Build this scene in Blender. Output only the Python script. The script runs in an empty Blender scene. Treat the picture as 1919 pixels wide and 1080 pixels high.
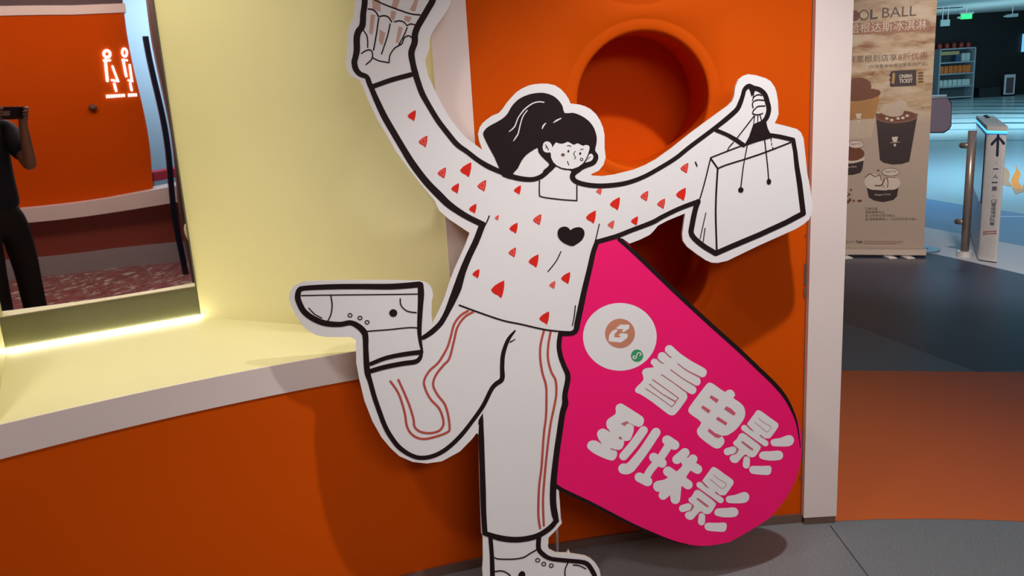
import bpy, bmesh, math, random
import numpy as np
from mathutils import Vector
from mathutils.geometry import tessellate_polygon
random.seed(7)
S = bpy.context.scene
C = S.collection

# ------------------------------------------------------------------ camera
W, H, FPX = 1919, 1080, 1600.0
PITCH, ROLL = math.radians(13.5), math.atan(0.06)
CAM = np.array([0., 0., 1.5])
FWD = np.array([0, math.cos(PITCH), -math.sin(PITCH)])
R0 = np.array([1., 0, 0]); U0 = np.cross(R0, FWD)
RT = math.cos(ROLL) * R0 - math.sin(ROLL) * U0
UP = math.cos(ROLL) * U0 + math.sin(ROLL) * R0
cd = bpy.data.cameras.new('camera'); cam = bpy.data.objects.new('camera', cd); C.objects.link(cam)
cd.sensor_width = 36; cd.lens = 36 * FPX / W; cd.clip_start = 0.004; cd.clip_end = 200
from mathutils import Matrix
m = Matrix.Identity(4)
for i in range(3):
    m[i][0] = RT[i]; m[i][1] = UP[i]; m[i][2] = -FWD[i]; m[i][3] = CAM[i]
cam.matrix_world = m
S.camera = cam

# ------------------------------------------------------------------ world, lights, exposure
S.view_settings.view_transform = 'Standard'; S.view_settings.look = 'None'
S.view_settings.gamma = 1; S.view_settings.use_curve_mapping = False
S.view_settings.exposure = 0.0
wd = bpy.data.worlds.new('world'); S.world = wd; wd.use_nodes = True
wd.node_tree.nodes['Background'].inputs[0].default_value = (0.9, 0.75, 0.68, 1)
wd.node_tree.nodes['Background'].inputs[1].default_value = 0.06

def lamp(kind, name, loc, energy, color, target=None, **kw):
    d = bpy.data.lights.new(name, kind); o = bpy.data.objects.new(name, d); C.objects.link(o)
    o.location = loc; d.energy = energy; d.color = color
    for k, v in kw.items(): setattr(d, k, v)
    if target is not None:
        o.rotation_euler = (Vector(target) - Vector(loc)).to_track_quat('-Z', 'Y').to_euler()
    return o
lamp('SPOT', 'ceiling_spotlight', (.78, 1.50, 2.70), 142, (1.0, .96, .95), (.62, 2.25, .2),
     spot_size=math.radians(84), spot_blend=.8, shadow_soft_size=.035)
lamp('AREA', 'lobby_fill_light', (1.4, -1.6, 2.80), 60, (1.0, .93, .91), (-.1, 2.3, .3),  # unseen fill behind the camera, added for frontal light on wall and sign
     shape='RECTANGLE', size=2.4, size_y=.5)
lamp('AREA', 'rear_wall_fill', (1.0, -.9, 2.8), 34, (1.0, .74, .62), (1.4, -2.6, .8),  # unseen fill, added to brighten the rear wall in the mirror
     shape='RECTANGLE', size=2.0, size_y=.5)
lamp('AREA', 'passage_fill', (3.6, -2.6, 2.8), 60, (.70, .86, 1.0), (4.2, -3.9, .8),  # unseen bluish fill, added because the mirrored passage came out dark
     shape='RECTANGLE', size=1.0, size_y=.6)
lamp('AREA', 'niche_light', (-1.22, 2.32, 2.26), 4.4, (1.0, .95, .80), (-1.15, 2.6, .76),
     shape='RECTANGLE', size=.5, size_y=.1)
lamp('SPOT', 'left_wall_fill_spot', (-.95, .75, 2.75), 70, (1.0, .93, .90), (-.62, 2.2, .35),  # added fill spot, lifts the lower left wall and keeps the floor shadow dark
     spot_size=math.radians(72), spot_blend=.9, shadow_soft_size=.12)
lamp('SPOT', 'niche_sill_fill', (-1.05, 2.32, 2.27), 29, (1.0, .96, .80), (-1.0, 2.30, .775),  # extra fill spot, added to brighten the niche sill
     spot_size=math.radians(62), spot_blend=1.0, shadow_soft_size=.05)
lamp('SPOT', 'entrance_fill_spot', (2.3, 3.6, 2.85), 420, (1.0, .88, .82), (3.9, 6.9, .3),  # unseen fill spot, added to brighten the banner and ticket gate
     spot_size=math.radians(62), spot_blend=.7, shadow_soft_size=.2)
lamp('AREA', 'hall_light_blue', (7.0, 11.5, 2.8), 400, (.42, .74, 1.0), (7.1, 12.5, 0),
     shape='RECTANGLE', size=5, size_y=5)
lamp('AREA', 'hall_light_cyan', (12, 21, 2.85), 1100, (.52, .86, 1.0), (12, 22, 0),
     shape='RECTANGLE', size=9, size_y=9)
lamp('AREA', 'hall_light_far', (15.0, 26.5, .6), 110, (.45, .84, 1.0), (16.5, 27.5, 2.9),
     shape='RECTANGLE', size=6, size_y=3)

# ------------------------------------------------------------------ helpers
def ray(x, y): return FWD + RT * (x - 959.5) / FPX - UP * (y - 540) / FPX
def hit(x, y, n, p):
    d = ray(x, y); t = np.dot(np.array(p) - CAM, n) / np.dot(d, n); return CAM + d * t
def fl(x, y, z=0.): return hit(x, y, np.array([0, 0, 1.]), [0, 0, z])

def mat(name, col, rough=.5, metal=0., spec=.5, emit=None, es=0., noise=0., nscale=40., bump=0., bscale=60., coat=0.):
    m = bpy.data.materials.new(name); m.use_nodes = True
    nt = m.node_tree; b = nt.nodes['Principled BSDF']
    b.inputs['Base Color'].default_value = (*col, 1); b.inputs['Roughness'].default_value = rough
    b.inputs['Metallic'].default_value = metal; b.inputs['Specular IOR Level'].default_value = spec
    b.inputs['Coat Weight'].default_value = coat
    if emit:
        b.inputs['Emission Color'].default_value = (*emit, 1); b.inputs['Emission Strength'].default_value = es
    tc = None
    if noise or bump:
        tc = nt.nodes.new('ShaderNodeTexCoord')
    if noise:
        n = nt.nodes.new('ShaderNodeTexNoise'); n.inputs['Scale'].default_value = nscale; n.inputs['Detail'].default_value = 4
        nt.links.new(tc.outputs['Object'], n.inputs['Vector'])
        r = nt.nodes.new('ShaderNodeMapRange')
        r.inputs['To Min'].default_value = 1 - noise; r.inputs['To Max'].default_value = 1 + noise
        nt.links.new(n.outputs['Fac'], r.inputs['Value'])
        mx = nt.nodes.new('ShaderNodeVectorMath'); mx.operation = 'SCALE'; mx.inputs[0].default_value = col
        nt.links.new(r.outputs[0], mx.inputs['Scale']); nt.links.new(mx.outputs[0], b.inputs['Base Color'])
    if bump:
        n = nt.nodes.new('ShaderNodeTexNoise'); n.inputs['Scale'].default_value = bscale; n.inputs['Detail'].default_value = 2
        nt.links.new(tc.outputs['Object'], n.inputs['Vector'])
        bp = nt.nodes.new('ShaderNodeBump'); bp.inputs['Strength'].default_value = bump; bp.inputs['Distance'].default_value = .01
        nt.links.new(n.outputs['Fac'], bp.inputs['Height']); nt.links.new(bp.outputs[0], b.inputs['Normal'])
    return m

M = {}
M['orange'] = mat('orange_paint', (.60, .078, .001), .7, spec=.06, noise=.05, nscale=3, bump=.03, bscale=25)
M['trim'] = mat('pale_pink_trim', (.76, .66, .62), .45, noise=.03, nscale=6)
M['yellow'] = mat('yellow_niche_paint', (.72, .665, .385), .5, spec=.3, noise=.03, nscale=4)
M['base'] = mat('dark_skirting', (.13, .075, .058), .35, noise=.15, nscale=20)
M['white'] = mat('white_print', (.70, .688, .685), .6, spec=.3, noise=.02, nscale=5)
M['edge'] = mat('board_edge', (.62, .50, .40), .6, noise=.1, nscale=80)
M['black'] = mat('black_print', (.014, .006, .007), .6, spec=.12, noise=.1, nscale=20)
M['pink'] = mat('magenta_print', (.80, .005, .140), .5, spec=.25, noise=.03, nscale=5)
M['red'] = mat('red_print', (.62, .018, .010), .6, spec=.12, noise=.12, nscale=60)
M['redlight'] = mat('light_red_print', (.66, .10, .08), .6, spec=.12, noise=.12, nscale=60)
M['stripe'] = mat('brick_red_print', (.42, .075, .06), .6, spec=.12, noise=.12, nscale=60)
M['cupstripe'] = mat('tan_pink_print', (.50, .33, .27), .6, spec=.12, noise=.12, nscale=60)
M['slot'] = mat('dusty_pink_print', (.48, .15, .17), .6, spec=.12, noise=.05)
M['slot2'] = mat('rose_print', (.58, .10, .16), .6, spec=.12, noise=.05)
M['brown'] = mat('brown_print', (.10, .035, .025), .4, noise=.1)
M['copper'] = mat('copper_print', (.50, .20, .12), .4, noise=.2, nscale=8)
M['green'] = mat('green_print', (.03, .28, .10), .4, noise=.05)
M['steel'] = mat('brushed_steel', (.78, .76, .74), .35, metal=.3, noise=.08, nscale=30)
M['dsteel'] = mat('dark_steel', (.34, .27, .23), .3, metal=.5, noise=.1, nscale=30)
M['blackm'] = mat('black_gloss', (.012, .014, .03), .12, noise=.1)
M['blackw'] = mat('black_wall_paint', (.006, .006, .007), .6, noise=.2, nscale=2)

_suffix = {}
def link(name, me, mt=None, parent=None, smooth=False):
    o = bpy.data.objects.new(name, me); C.objects.link(o)
    if mt is not None:
        for x in (mt if isinstance(mt, (list, tuple)) else [mt]): me.materials.append(x)
    if parent: o.parent = parent
    me.polygons.foreach_set('use_smooth', [bool(smooth)] * len(me.polygons))
    return o
def mesh(name, V, F, mt=None, parent=None, smooth=False):
    me = bpy.data.meshes.new(name)
    if parent is not None:
        off = np.array(parent.location); q = parent.parent
        while q is not None: off = off + np.array(q.location); q = q.parent
        V = [tuple(np.array(v) - off) for v in V]
    me.from_pydata([tuple(map(float, v)) for v in V], [], F); me.update()
    return link(name, me, mt, parent, smooth)
def thing(name, label, cat, loc=(0, 0, 0), group=None):
    o = bpy.data.objects.new(name, None); C.objects.link(o); o.location = [float(v) for v in loc]; o.empty_display_size = .05
    o['label'] = label; o['category'] = cat
    if group: o['group'] = group
    return o
def tag(o, label, cat, group=None, kind=None):
    o['label'] = label; o['category'] = cat
    if group: o['group'] = group
    if kind: o['kind'] = kind
    return o
def struct(o, label=None):
    o['kind'] = 'structure'
    if label: o['label'] = label; o['category'] = 'room surface'
    return o

class B:
    """collects simple solids in world coordinates"""
    def __init__(s): s.V = []; s.F = []
    def add(s, V, F):
        k = len(s.V); s.V += [tuple(v) for v in V]; s.F += [tuple(i + k for i in f) for f in F]; return s
    def box(s, c, sx, sy, sz, rot=0.):
        ca, sa = math.cos(rot), math.sin(rot); V = []
        for dz in (-1, 1):
            for dx, dy in ((-1, -1), (1, -1), (1, 1), (-1, 1)):
                x, y = dx * sx / 2, dy * sy / 2
                V.append((c[0] + x * ca - y * sa, c[1] + x * sa + y * ca, c[2] + dz * sz / 2))
        return s.add(V, [(3, 2, 1, 0), (4, 5, 6, 7), (0, 1, 5, 4), (1, 2, 6, 5), (2, 3, 7, 6), (3, 0, 4, 7)])
    def tube(s, p, q, r, r2=None, n=16):
        p, q = np.array(p, float), np.array(q, float); r2 = r if r2 is None else r2
        d = q - p; d /= np.linalg.norm(d); a = np.cross(d, [0, 0, 1.] if abs(d[2]) < .9 else [1., 0, 0]); a /= np.linalg.norm(a); b = np.cross(d, a)
        V = [p + r * (a * math.cos(2 * math.pi * i / n) + b * math.sin(2 * math.pi * i / n)) for i in range(n)]
        V += [q + r2 * (a * math.cos(2 * math.pi * i / n) + b * math.sin(2 * math.pi * i / n)) for i in range(n)]
        F = [(i, (i + 1) % n, n + (i + 1) % n, n + i) for i in range(n)] + [tuple(range(n))[::-1], tuple(range(n, 2 * n))]
        return s.add(V, F)
    def ball(s, c, rx, ry, rz, n=12, k=8):
        V = [(c[0], c[1], c[2] - rz)]
        for j in range(1, k):
            t = -math.pi / 2 + math.pi * j / k
            for i in range(n):
                a = 2 * math.pi * i / n
                V.append((c[0] + rx * math.cos(t) * math.cos(a), c[1] + ry * math.cos(t) * math.sin(a), c[2] + rz * math.sin(t)))
        V.append((c[0], c[1], c[2] + rz)); F = [(0, 1 + (i + 1) % n, 1 + i) for i in range(n)]
        for j in range(k - 2):
            for i in range(n):
                a = 1 + j * n; F.append((a + i, a + (i + 1) % n, a + n + (i + 1) % n, a + n + i))
        a = 1 + (k - 2) * n; F += [(a + i, a + (i + 1) % n, len(V) - 1) for i in range(n)]
        return s.add(V, F)
    def prism(s, poly, d):
        """poly: 3-D points; d: extrusion vector"""
        P = [np.array(p, float) for p in poly]; n = len(P)
        tri = tessellate_polygon([[Vector(p) for p in P]])
        V = P + [p + np.array(d) for p in P]
        F = [tuple(t) for t in tri] + [tuple(i + n for i in t)[::-1] for t in tri] + [(i, (i + 1) % n, n + (i + 1) % n, n + i) for i in range(n)]
        return s.add(V, F)
    def build(s, name, mt, parent=None, smooth=False):
        o = mesh(name, s.V, s.F, mt, parent, smooth)
        bm = bmesh.new(); bm.from_mesh(o.data); bmesh.ops.recalc_face_normals(bm, faces=bm.faces); bm.to_mesh(o.data); bm.free()
        o.data.polygons.foreach_set('use_smooth', [bool(smooth)] * len(o.data.polygons)); return o

# ------------------------------------------------------------------ curved wall plan
PC = [0.02977395, -0.14107847, 0.23008693, 2.50044604]
def WY(x):
    if x < -1.28:
        return WY(-1.28) + (x + 1.28) * (3 * PC[0] * 1.6384 - 2 * PC[1] * 1.28 + PC[2])
    return ((PC[0] * x + PC[1]) * x + PC[2]) * x + PC[3]
def WN(x):
    d = np.array([1, (WY(x + .01) - WY(x - .01)) / .02]); d /= np.linalg.norm(d)
    return np.array([d[1], -d[0], 0])     # towards the room
def WP(x, z, off=0.):
    n = WN(x); return np.array([x, WY(x), z]) + n * off
def wall_patch(b, x0, x1, z0, z1, off=0., nx=None, nz=1):
    nx = nx or max(1, int(abs(x1 - x0) / .06))
    V = [WP(x0 + (x1 - x0) * i / nx, z0 + (z1 - z0) * j / nz, off) for j in range(nz + 1) for i in range(nx + 1)]
    F = [(j * (nx + 1) + i, j * (nx + 1) + i + 1, (j + 1) * (nx + 1) + i + 1, (j + 1) * (nx + 1) + i) for j in range(nz) for i in range(nx)]
    b.add(V, F)
def wall_strip(name, x0, x1, z0, z1, o0, o1, mt):
    """solid strip following the curved wall, from offset o0 to o1"""
    n = max(2, int(abs(x1 - x0) / .06)); V = []; F = []
    for i in range(n + 1):
        x = x0 + (x1 - x0) * i / n
        V += [WP(x, z0, o0), WP(x, z0, o1), WP(x, z1, o1), WP(x, z1, o0)]
    for i in range(n):
        for k in range(4):
            F.append((4 * i + k, 4 * i + (k + 1) % 4, 4 * i + 4 + (k + 1) % 4, 4 * i + 4 + k))
    F += [(0, 3, 2, 1), (4 * n, 4 * n + 1, 4 * n + 2, 4 * n + 3)]
    return struct(B().add(V, F).build(name, mt))
CZ = 2.95
HX, HZS, HR, HO = .421, (.92, 1.425, 1.93), .198, .238
b = B()
OL, OR_, OZ0, OZ1 = -1.256, -.182, .775, 2.30
wall_patch(b, -3.4, OL, 0, CZ); wall_patch(b, OL, OR_, 0, OZ0); wall_patch(b, OL, OR_, OZ1, CZ)
hs = .2525
wall_patch(b, OR_, HX - hs, 0, CZ); wall_patch(b, HX + hs, .93, 0, CZ)
wall_patch(b, HX - hs, HX + hs, 0, HZS[0] - hs); wall_patch(b, HX - hs, HX + hs, HZS[-1] + hs, CZ)
N = 72
for cz in HZS:
    rings = []
    prof = [(HO, 0.), (HO - .002, -.0012), (HO - .007, -.0014), (HO - .014, -.0004), (HR + .010, -.0012), (HR + .004, -.004), (HR + .0005, -.010), (HR, -.016), (HR, -.10), (HR, -.27)]
    sq = []
    for i in range(N):
        a = 2 * math.pi * i / N; ca, sa = math.cos(a), math.sin(a); k = hs / max(abs(ca), abs(sa))
        sq.append(WP(HX + ca * k, cz + sa * k))
    rings.append(sq)
    for r, o in prof:
        rings.append([WP(HX + r * math.cos(2 * math.pi * i / N), cz + r * math.sin(2 * math.pi * i / N)) + np.array([0, -o, 0]) for i in range(N)])
    V = [p for r in rings for p in r]; nr = len(rings)
    F = [(j * N + i, j * N + (i + 1) % N, (j + 1) * N + (i + 1) % N, (j + 1) * N + i) for j in range(nr - 1) for i in range(N)]
    V.append(np.mean(rings[-1], axis=0)); F += [((nr - 1) * N + i, (nr - 1) * N + (i + 1) % N, len(V) - 1) for i in range(N)]
    b.add(V, F)
wall = b.build('wall_front', M['orange'], smooth=True)
bm = bmesh.new(); bm.from_mesh(wall.data); bmesh.ops.remove_doubles(bm, verts=bm.verts, dist=.0005); bmesh.ops.recalc_face_normals(bm, faces=bm.faces); bm.to_mesh(wall.data); bm.free()
me = wall.data
for e in me.edges:
    pass
me.set_sharp_from_angle(angle=math.radians(50)); struct(wall)
# trims around the niche, end cap of the wall, skirting
wall_strip('trim_1', -1.36, -.082, .690, .775, 0, .006, M['trim'])
wall_strip('trim_2', OR_, -.082, .775, CZ - .002, 0, .006, M['trim'])
wall_strip('trim_3', -1.36, OL, .775, 2.38, 0, .006, M['trim'])
wall_strip('trim_4', OL, OR_, 2.30, 2.38, 0, .006, M['trim'])
struct(B().box((.985, 2.70, CZ / 2 + .0125), .110, .22, CZ - .027).build('trim_5', M['trim']))
wall_strip('baseboard_front', -3.4, .93, 0.001, .030, .001, .010, M['base'])
struct(B().box((.985, 2.70, .013), .104, .216, .024).build('baseboard_end', M['base']))
# thin dark joint between orange face and the end cap, with small chips of missing paint
wb = B().box((1.5 - .57 - .0, WY(.93) + .004, 1.47), .004, .012, 2.9); struct(wb.build('trim_6', M['base']))
ch = B()
for z, w, h in ((.985, .004, .006), (.86, .005, .07), (.80, .004, .03), (.25, .006, .02), (.16, .004, .012)):
    ch.box((.921 + w / 2, WY(.925) - .0032, z), w, .0012, h)
o = ch.build('paint_chips', M['base'], wall); o['kind'] = 'stuff'

# ------------------------------------------------------------------ niche
BA, BB = fl(12, 665, .765), fl(378, 600, .765)
BD = (BB - BA) / np.linalg.norm(BB - BA); BN = np.array([-BD[1], BD[0], 0])      # BN points away from camera
FLp, FRp = np.array([OL, WY(OL), 0]), np.array([OR_, WY(OR_), 0])
zt = lambda p, z: np.array([p[0], p[1], z])
SZ = .775
struct(B().prism([WP(OL + (OR_ - OL) * i / 18, SZ, .0005) for i in range(19)] + [zt(BB, SZ), zt(BA, SZ)], (0, 0, -.02)).build('wall_niche_sill', M['yellow']))
struct(B().prism([zt(FRp, SZ), zt(BB, SZ), zt(BB, OZ1), zt(FRp, OZ1)], (.01, .02, 0)).build('wall_niche_right', M['yellow']))
struct(B().prism([zt(FLp, SZ), zt(BA, SZ), zt(BA, OZ1), zt(FLp, OZ1)], (-.02, 0, 0)).build('wall_niche_left', M['yellow']))
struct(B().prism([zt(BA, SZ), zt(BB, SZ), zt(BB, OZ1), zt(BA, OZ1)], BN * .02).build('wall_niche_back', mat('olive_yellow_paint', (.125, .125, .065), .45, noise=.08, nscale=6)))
struct(B().prism([zt(FLp, OZ1), zt(FRp, OZ1), zt(BB, OZ1), zt(BA, OZ1)], (0, 0, .02)).build('wall_niche_top', M['yellow']))
# light strip at the foot of the back panel
led = mat('warm_light_strip', (.9, .85, .6), .5, emit=(1.0, .95, .66), es=34.0)
p0, p1 = BA + BD * .004, BB - BD * .004
o = B().prism([zt(p0, SZ + .001), zt(p1, SZ + .001), zt(p1, SZ + .009), zt(p0, SZ + .009)], -BN * .004).build('light_strip', led)
tag(o, 'glowing warm light strip along the foot of the niche back panel, under the mirror', 'light')

# mirror (slightly wavy sheet) leaning on nothing: fixed flat on the niche back
mm = bpy.data.materials.new('wavy_mirror'); mm.use_nodes = True; nt = mm.node_tree
bs = nt.nodes['Principled BSDF']; bs.inputs['Base Color'].default_value = (.80, .78, .78, 1); bs.inputs['Metallic'].default_value = 1; bs.inputs['Roughness'].default_value = .012
tc = nt.nodes.new('ShaderNodeTexCoord'); mp = nt.nodes.new('ShaderNodeMapping'); mp.inputs['Scale'].default_value = (1.5, 1.5, 2.2)
nz = nt.nodes.new('ShaderNodeTexNoise'); nz.inputs['Scale'].default_value = 1.8; nz.inputs['Detail'].default_value = 0
bp = nt.nodes.new('ShaderNodeBump'); bp.inputs['Strength'].default_value = .15; bp.inputs['Distance'].default_value = .001
nt.links.new(tc.outputs['Object'], mp.inputs[0]); nt.links.new(mp.outputs[0], nz.inputs['Vector']); nt.links.new(nz.outputs['Fac'], bp.inputs['Height']); nt.links.new(bp.outputs[0], bs.inputs['Normal'])
MB_ = -BN * .004
mz0, mz1 = .888, 2.285
mq = [zt(BA, mz0) + BD * .002, zt(BB, mz0) - BD * .006, zt(BB, mz1) - BD * .006, zt(BA, mz1) + BD * .002]
mirror = thing('wall_mirror', 'large wavy mirror on the back of the yellow niche, reflecting the photographer', 'mirror', (mq[0] + mq[1]) / 2 - BN * .002)
MW = np.linalg.norm(mq[1] - mq[0]); NX, NZ = 70, 110; V = []; F = []
for j in range(NZ + 1):
    z = mz0 + (mz1 - mz0) * j / NZ; h = z - mz0
    for i in range(NX + 1):
        u = MW * i / NX
        dsp = .0035 + .0007 * max(0, (.10 - h) / .10) ** 2 + .00022 * math.sin(9 * u + 3 * h + .5) + .00030 * math.sin(7.5 * h + 4 * u) * max(0, 1 - h / 1.2) + .00026 * math.sin(13 * h + 1.0) * max(0, (u - .35) / .25)
        V.append(zt(mq[0] + BD * u, z) - BN * dsp)
F = [(j * (NX + 1) + i, j * (NX + 1) + i + 1, (j + 1) * (NX + 1) + i + 1, (j + 1) * (NX + 1) + i) for j in range(NZ) for i in range(NX)]
ms = mesh('mirror_sheet', V, F, mm, mirror, True)
B().prism([mq[0], mq[1], zt(mq[1], mz0 - .003), zt(mq[0], mz0 - .003)], -BN * .006).build('bottom_edge', M['dsteel'], mirror)

# unfold a pixel seen in the mirror at distance dd behind the glass to its real place in the room
MP = BA - BN * .004
def vm(x, y, dd):
    v = hit(x, y, BN, MP + BN * dd); k = np.dot(v - MP, BN); return v - 2 * k * BN

# ------------------------------------------------------------------ floor and ceiling
fm = bpy.data.materials.new('grey_terrazzo'); fm.use_nodes = True; nt = fm.node_tree; bs = nt.nodes['Principled BSDF']
tc = nt.nodes.new('ShaderNodeTexCoord')
n1 = nt.nodes.new('ShaderNodeTexNoise'); n1.inputs['Scale'].default_value = 260; n1.inputs['Detail'].default_value = 2
n2 = nt.nodes.new('ShaderNodeTexVoronoi'); n2.inputs['Scale'].default_value = 420
cr = nt.nodes.new('ShaderNodeValToRGB'); cr.color_ramp.elements[0].position = .3; cr.color_ramp.elements[0].color = (.13, .14, .15, 1)
cr.color_ramp.elements[1].position = .72; cr.color_ramp.elements[1].color = (.30, .31, .315, 1)
mx = nt.nodes.new('ShaderNodeMixRGB'); mx.blend_type = 'MULTIPLY'; mx.inputs[0].default_value = .25
for n in (n1, n2): nt.links.new(tc.outputs['Object'], n.inputs['Vector'])
nt.links.new(n1.outputs['Fac'], cr.inputs[0]); nt.links.new(cr.outputs[0], mx.inputs[1]); nt.links.new(n2.outputs['Color'], mx.inputs[2])
nt.links.new(mx.outputs[0], bs.inputs['Base Color']); bs.inputs['Roughness'].default_value = .42
floor = struct(mesh('floor', [(-14, -14, 0), (40, -14, 0), (40, 40, 0), (-14, 40, 0)], [(0, 1, 2, 3)], fm))
struct(B().box((13, 13, CZ + .05), 54, 54, .1).build('ceiling', mat('ceiling_paint', (.62, .64, .64), .7, noise=.06, nscale=1.5)))
def floor_patch(name, pts, mt, z=.001, px=True):
    P = [fl(*p) if px else np.array([p[0], p[1], 0.]) for p in pts]
    P = [(p[0], p[1], z) for p in P]
    tri = tessellate_polygon([[Vector(p) for p in P]])
    o = mesh(name, P, [tuple(t) for t in tri], mt, floor)
    bm = bmesh.new(); bm.from_mesh(o.data); bmesh.ops.recalc_face_normals(bm, faces=bm.faces)
    if bm.faces[0].normal.z < 0: bmesh.ops.reverse_faces(bm, faces=bm.faces)
    bm.to_mesh(o.data); bm.free()
    return o
def vinyl(name, c, r=.42): return mat(name, c, r, noise=.05, nscale=200, spec=.28)
far = 34.
def far_x(x, y, yy=far):      # extend a floor pixel point away along its sight line
    p = fl(x, y); return p
# nested coloured zones of the printed floor, each laid over the previous one (0.4 mm steps)
def fp(*pts): return [tuple(fl(*p)[:2]) for p in pts]
arc = fp((1400, 985), (1480, 981), (1557, 978), (1640, 974), (1740, 973), (1830, 974.5), (1919, 978), (2050, 990))
floor_patch('orange_floor_zone', [(.35, 2.62)] + arc[0:] + [(12, 2.3), (12, 3.5)] + fp((1919, 698), (1568, 695)) + [(.35, 4.1)], vinyl('orange_vinyl', (.60, .125, .025), .5), .0010, False)
floor_patch('slate_floor_zone', [(-2, 4.3)] + fp((1568, 695), (1919, 698)) + [(14, 3.6), (14, 12), (-2, 12)], vinyl('slate_vinyl', (.085, .115, .155)), .0014, False)
floor_patch('navy_floor_zone', fp((1500, 571), (1572, 600), (1640, 625), (1740, 664), (1832, 698)) + [(14, 3.62), (14, 14), (-2, 14), (-2, 5.8)], vinyl('navy_vinyl', (.034, .036, .064)), .0018, False)
floor_patch('white_floor_zone', fp((1500, 466), (1740, 476), (1753, 477), (1822, 492), (1919, 515), (2100, 560)) + [(20, 5.4), (20, 20), (-2, 20), (-2, 6.8)], vinyl('white_vinyl', (.50, .52, .57)), .0022, False)
floor_patch('blue_floor_zone', fp((1500, 398), (1732, 426), (1807, 440), (1870, 453), (1919, 462), (2150, 510)) + [(26, 7), (26, 26), (-2, 26), (-2, 8)], vinyl('blue_vinyl', (.13, .25, .42)), .0026, False)
floor_patch('cyan_floor_zone', fp((1500, 330), (1736, 373), (1811, 386), (1876, 395), (1919, 402), (2200, 450)) + [(36, 9), (36, 36), (-2, 36), (-2, 10)], vinyl('cyan_vinyl', (.42, .53, .56), .2), .0030, False)
floor_patch('floor_line', fp((1860, 405.5), (2000, 407), (2000, 408.5), (1860, 407)), vinyl('pale_line', (.6, .7, .8)), .0036, False)
dk = vinyl('teal_reflection_tint', (.05, .13, .17), .2); md = vinyl('mid_reflection_tint', (.16, .30, .36), .2)  # reflections in the glossy floor, painted on as flat bands
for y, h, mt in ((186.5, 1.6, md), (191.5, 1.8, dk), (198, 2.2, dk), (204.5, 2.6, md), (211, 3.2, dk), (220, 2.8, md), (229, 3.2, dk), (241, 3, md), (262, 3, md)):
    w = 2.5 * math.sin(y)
    floor_patch('floor_reflection_band', fp((1740, y + 2), (1830, y + .6 + w * .2), (1919, y), (2400, y - 9), (2400, y + h - 8), (1919, y + h), (1830, y + h * .8 + w * .2), (1740, y + h * .6 + 2)), mt, .0036, False)
# flame-shaped floor stickers
fo = vinyl('flame_orange', (.85, .22, .01)); fo2 = vinyl('flame_dull', (.50, .22, .10))
for k, (pts, mt) in enumerate((([(1904, 308), (1908, 318), (1913, 326), (1911, 334), (1908, 340), (1914, 350), (1913, 358), (1903, 356), (1897, 349), (1895, 338), (1899, 328), (1904, 320)], fo),
                   ([(1883, 313), (1890, 320), (1893, 328), (1890, 338), (1895, 346), (1897, 351), (1888, 350), (1878, 347), (1877, 330)], fo2),
                   ([(1919, 344), (1927, 348), (1930, 356), (1921, 358), (1912, 358), (1915, 352)], fo),
                   ([(1896, 352), (1906, 356), (1919, 353), (1922, 360), (1911, 362), (1904, 366)], fo2))):
    floor_patch('flame_sticker', pts, mt, .0040 + .0006 * k)
# floor joint running from the wall end towards the viewer
a, c_ = fl(1556, 986), fl(1640, 1098); d = (c_ - a) / np.linalg.norm(c_ - a); nn = np.array([-d[1], d[0], 0]) * .0018
floor_patch('floor_joint', [tuple((p)[:2]) for p in (a + nn, c_ + d * 1.2 + nn, c_ + d * 1.2 - nn, a - nn)], vinyl('joint_dark', (.05, .055, .065)), .0010, False)

# ------------------------------------------------------------------ printed cut-out sign
class Plane:
    """a flat panel standing in the room; art is laid out on it in thin layers"""
    def __init__(s, t, up, p):
        s.t, s.up, s.p = t, up, np.array(p, float); s.n = np.cross(t, up); 
        if np.dot(s.n, CAM - s.p) < 0: s.n = -s.n          # towards the viewer's side
    def at(s, x, y, lay=0.): return hit(x, y, s.n, s.p) + s.n * lay
def smooth_line(P, W=None, sub=5):
    P = np.array(P, float); n = len(P)
    if n < 3: sub = 1
    out = []; ws = []
    W = np.full(n, float(W)) if np.ndim(W) == 0 else np.array(W, float)
    for i in range(n - 1):
        p0, p1, p2, p3 = P[max(i - 1, 0)], P[i], P[i + 1], P[min(i + 2, n - 1)]
        for k in range(sub):
            t = k / sub
            out.append(.5 * (2 * p1 + (p2 - p0) * t + (2 * p0 - 5 * p1 + 4 * p2 - p3) * t * t + (3 * p1 - p0 - 3 * p2 + p3) * t ** 3))
            ws.append(W[i] * (1 - t) + W[i + 1] * t)
    out.append(P[-1]); ws.append(W[-1])
    return np.array(out), np.array(ws)
def smooth_poly(P, sub=3):
    P = np.array(P, float); n = len(P); out = []
    for i in range(n):
        p0, p1, p2, p3 = P[i - 1], P[i], P[(i + 1) % n], P[(i + 2) % n]
        for k in range(sub):
            t = k / sub
            out.append(.5 * (2 * p1 + (p2 - p0) * t + (2 * p0 - 5 * p1 + 4 * p2 - p3) * t * t + (3 * p1 - p0 - 3 * p2 + p3) * t ** 3))
    return np.array(out)
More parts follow.
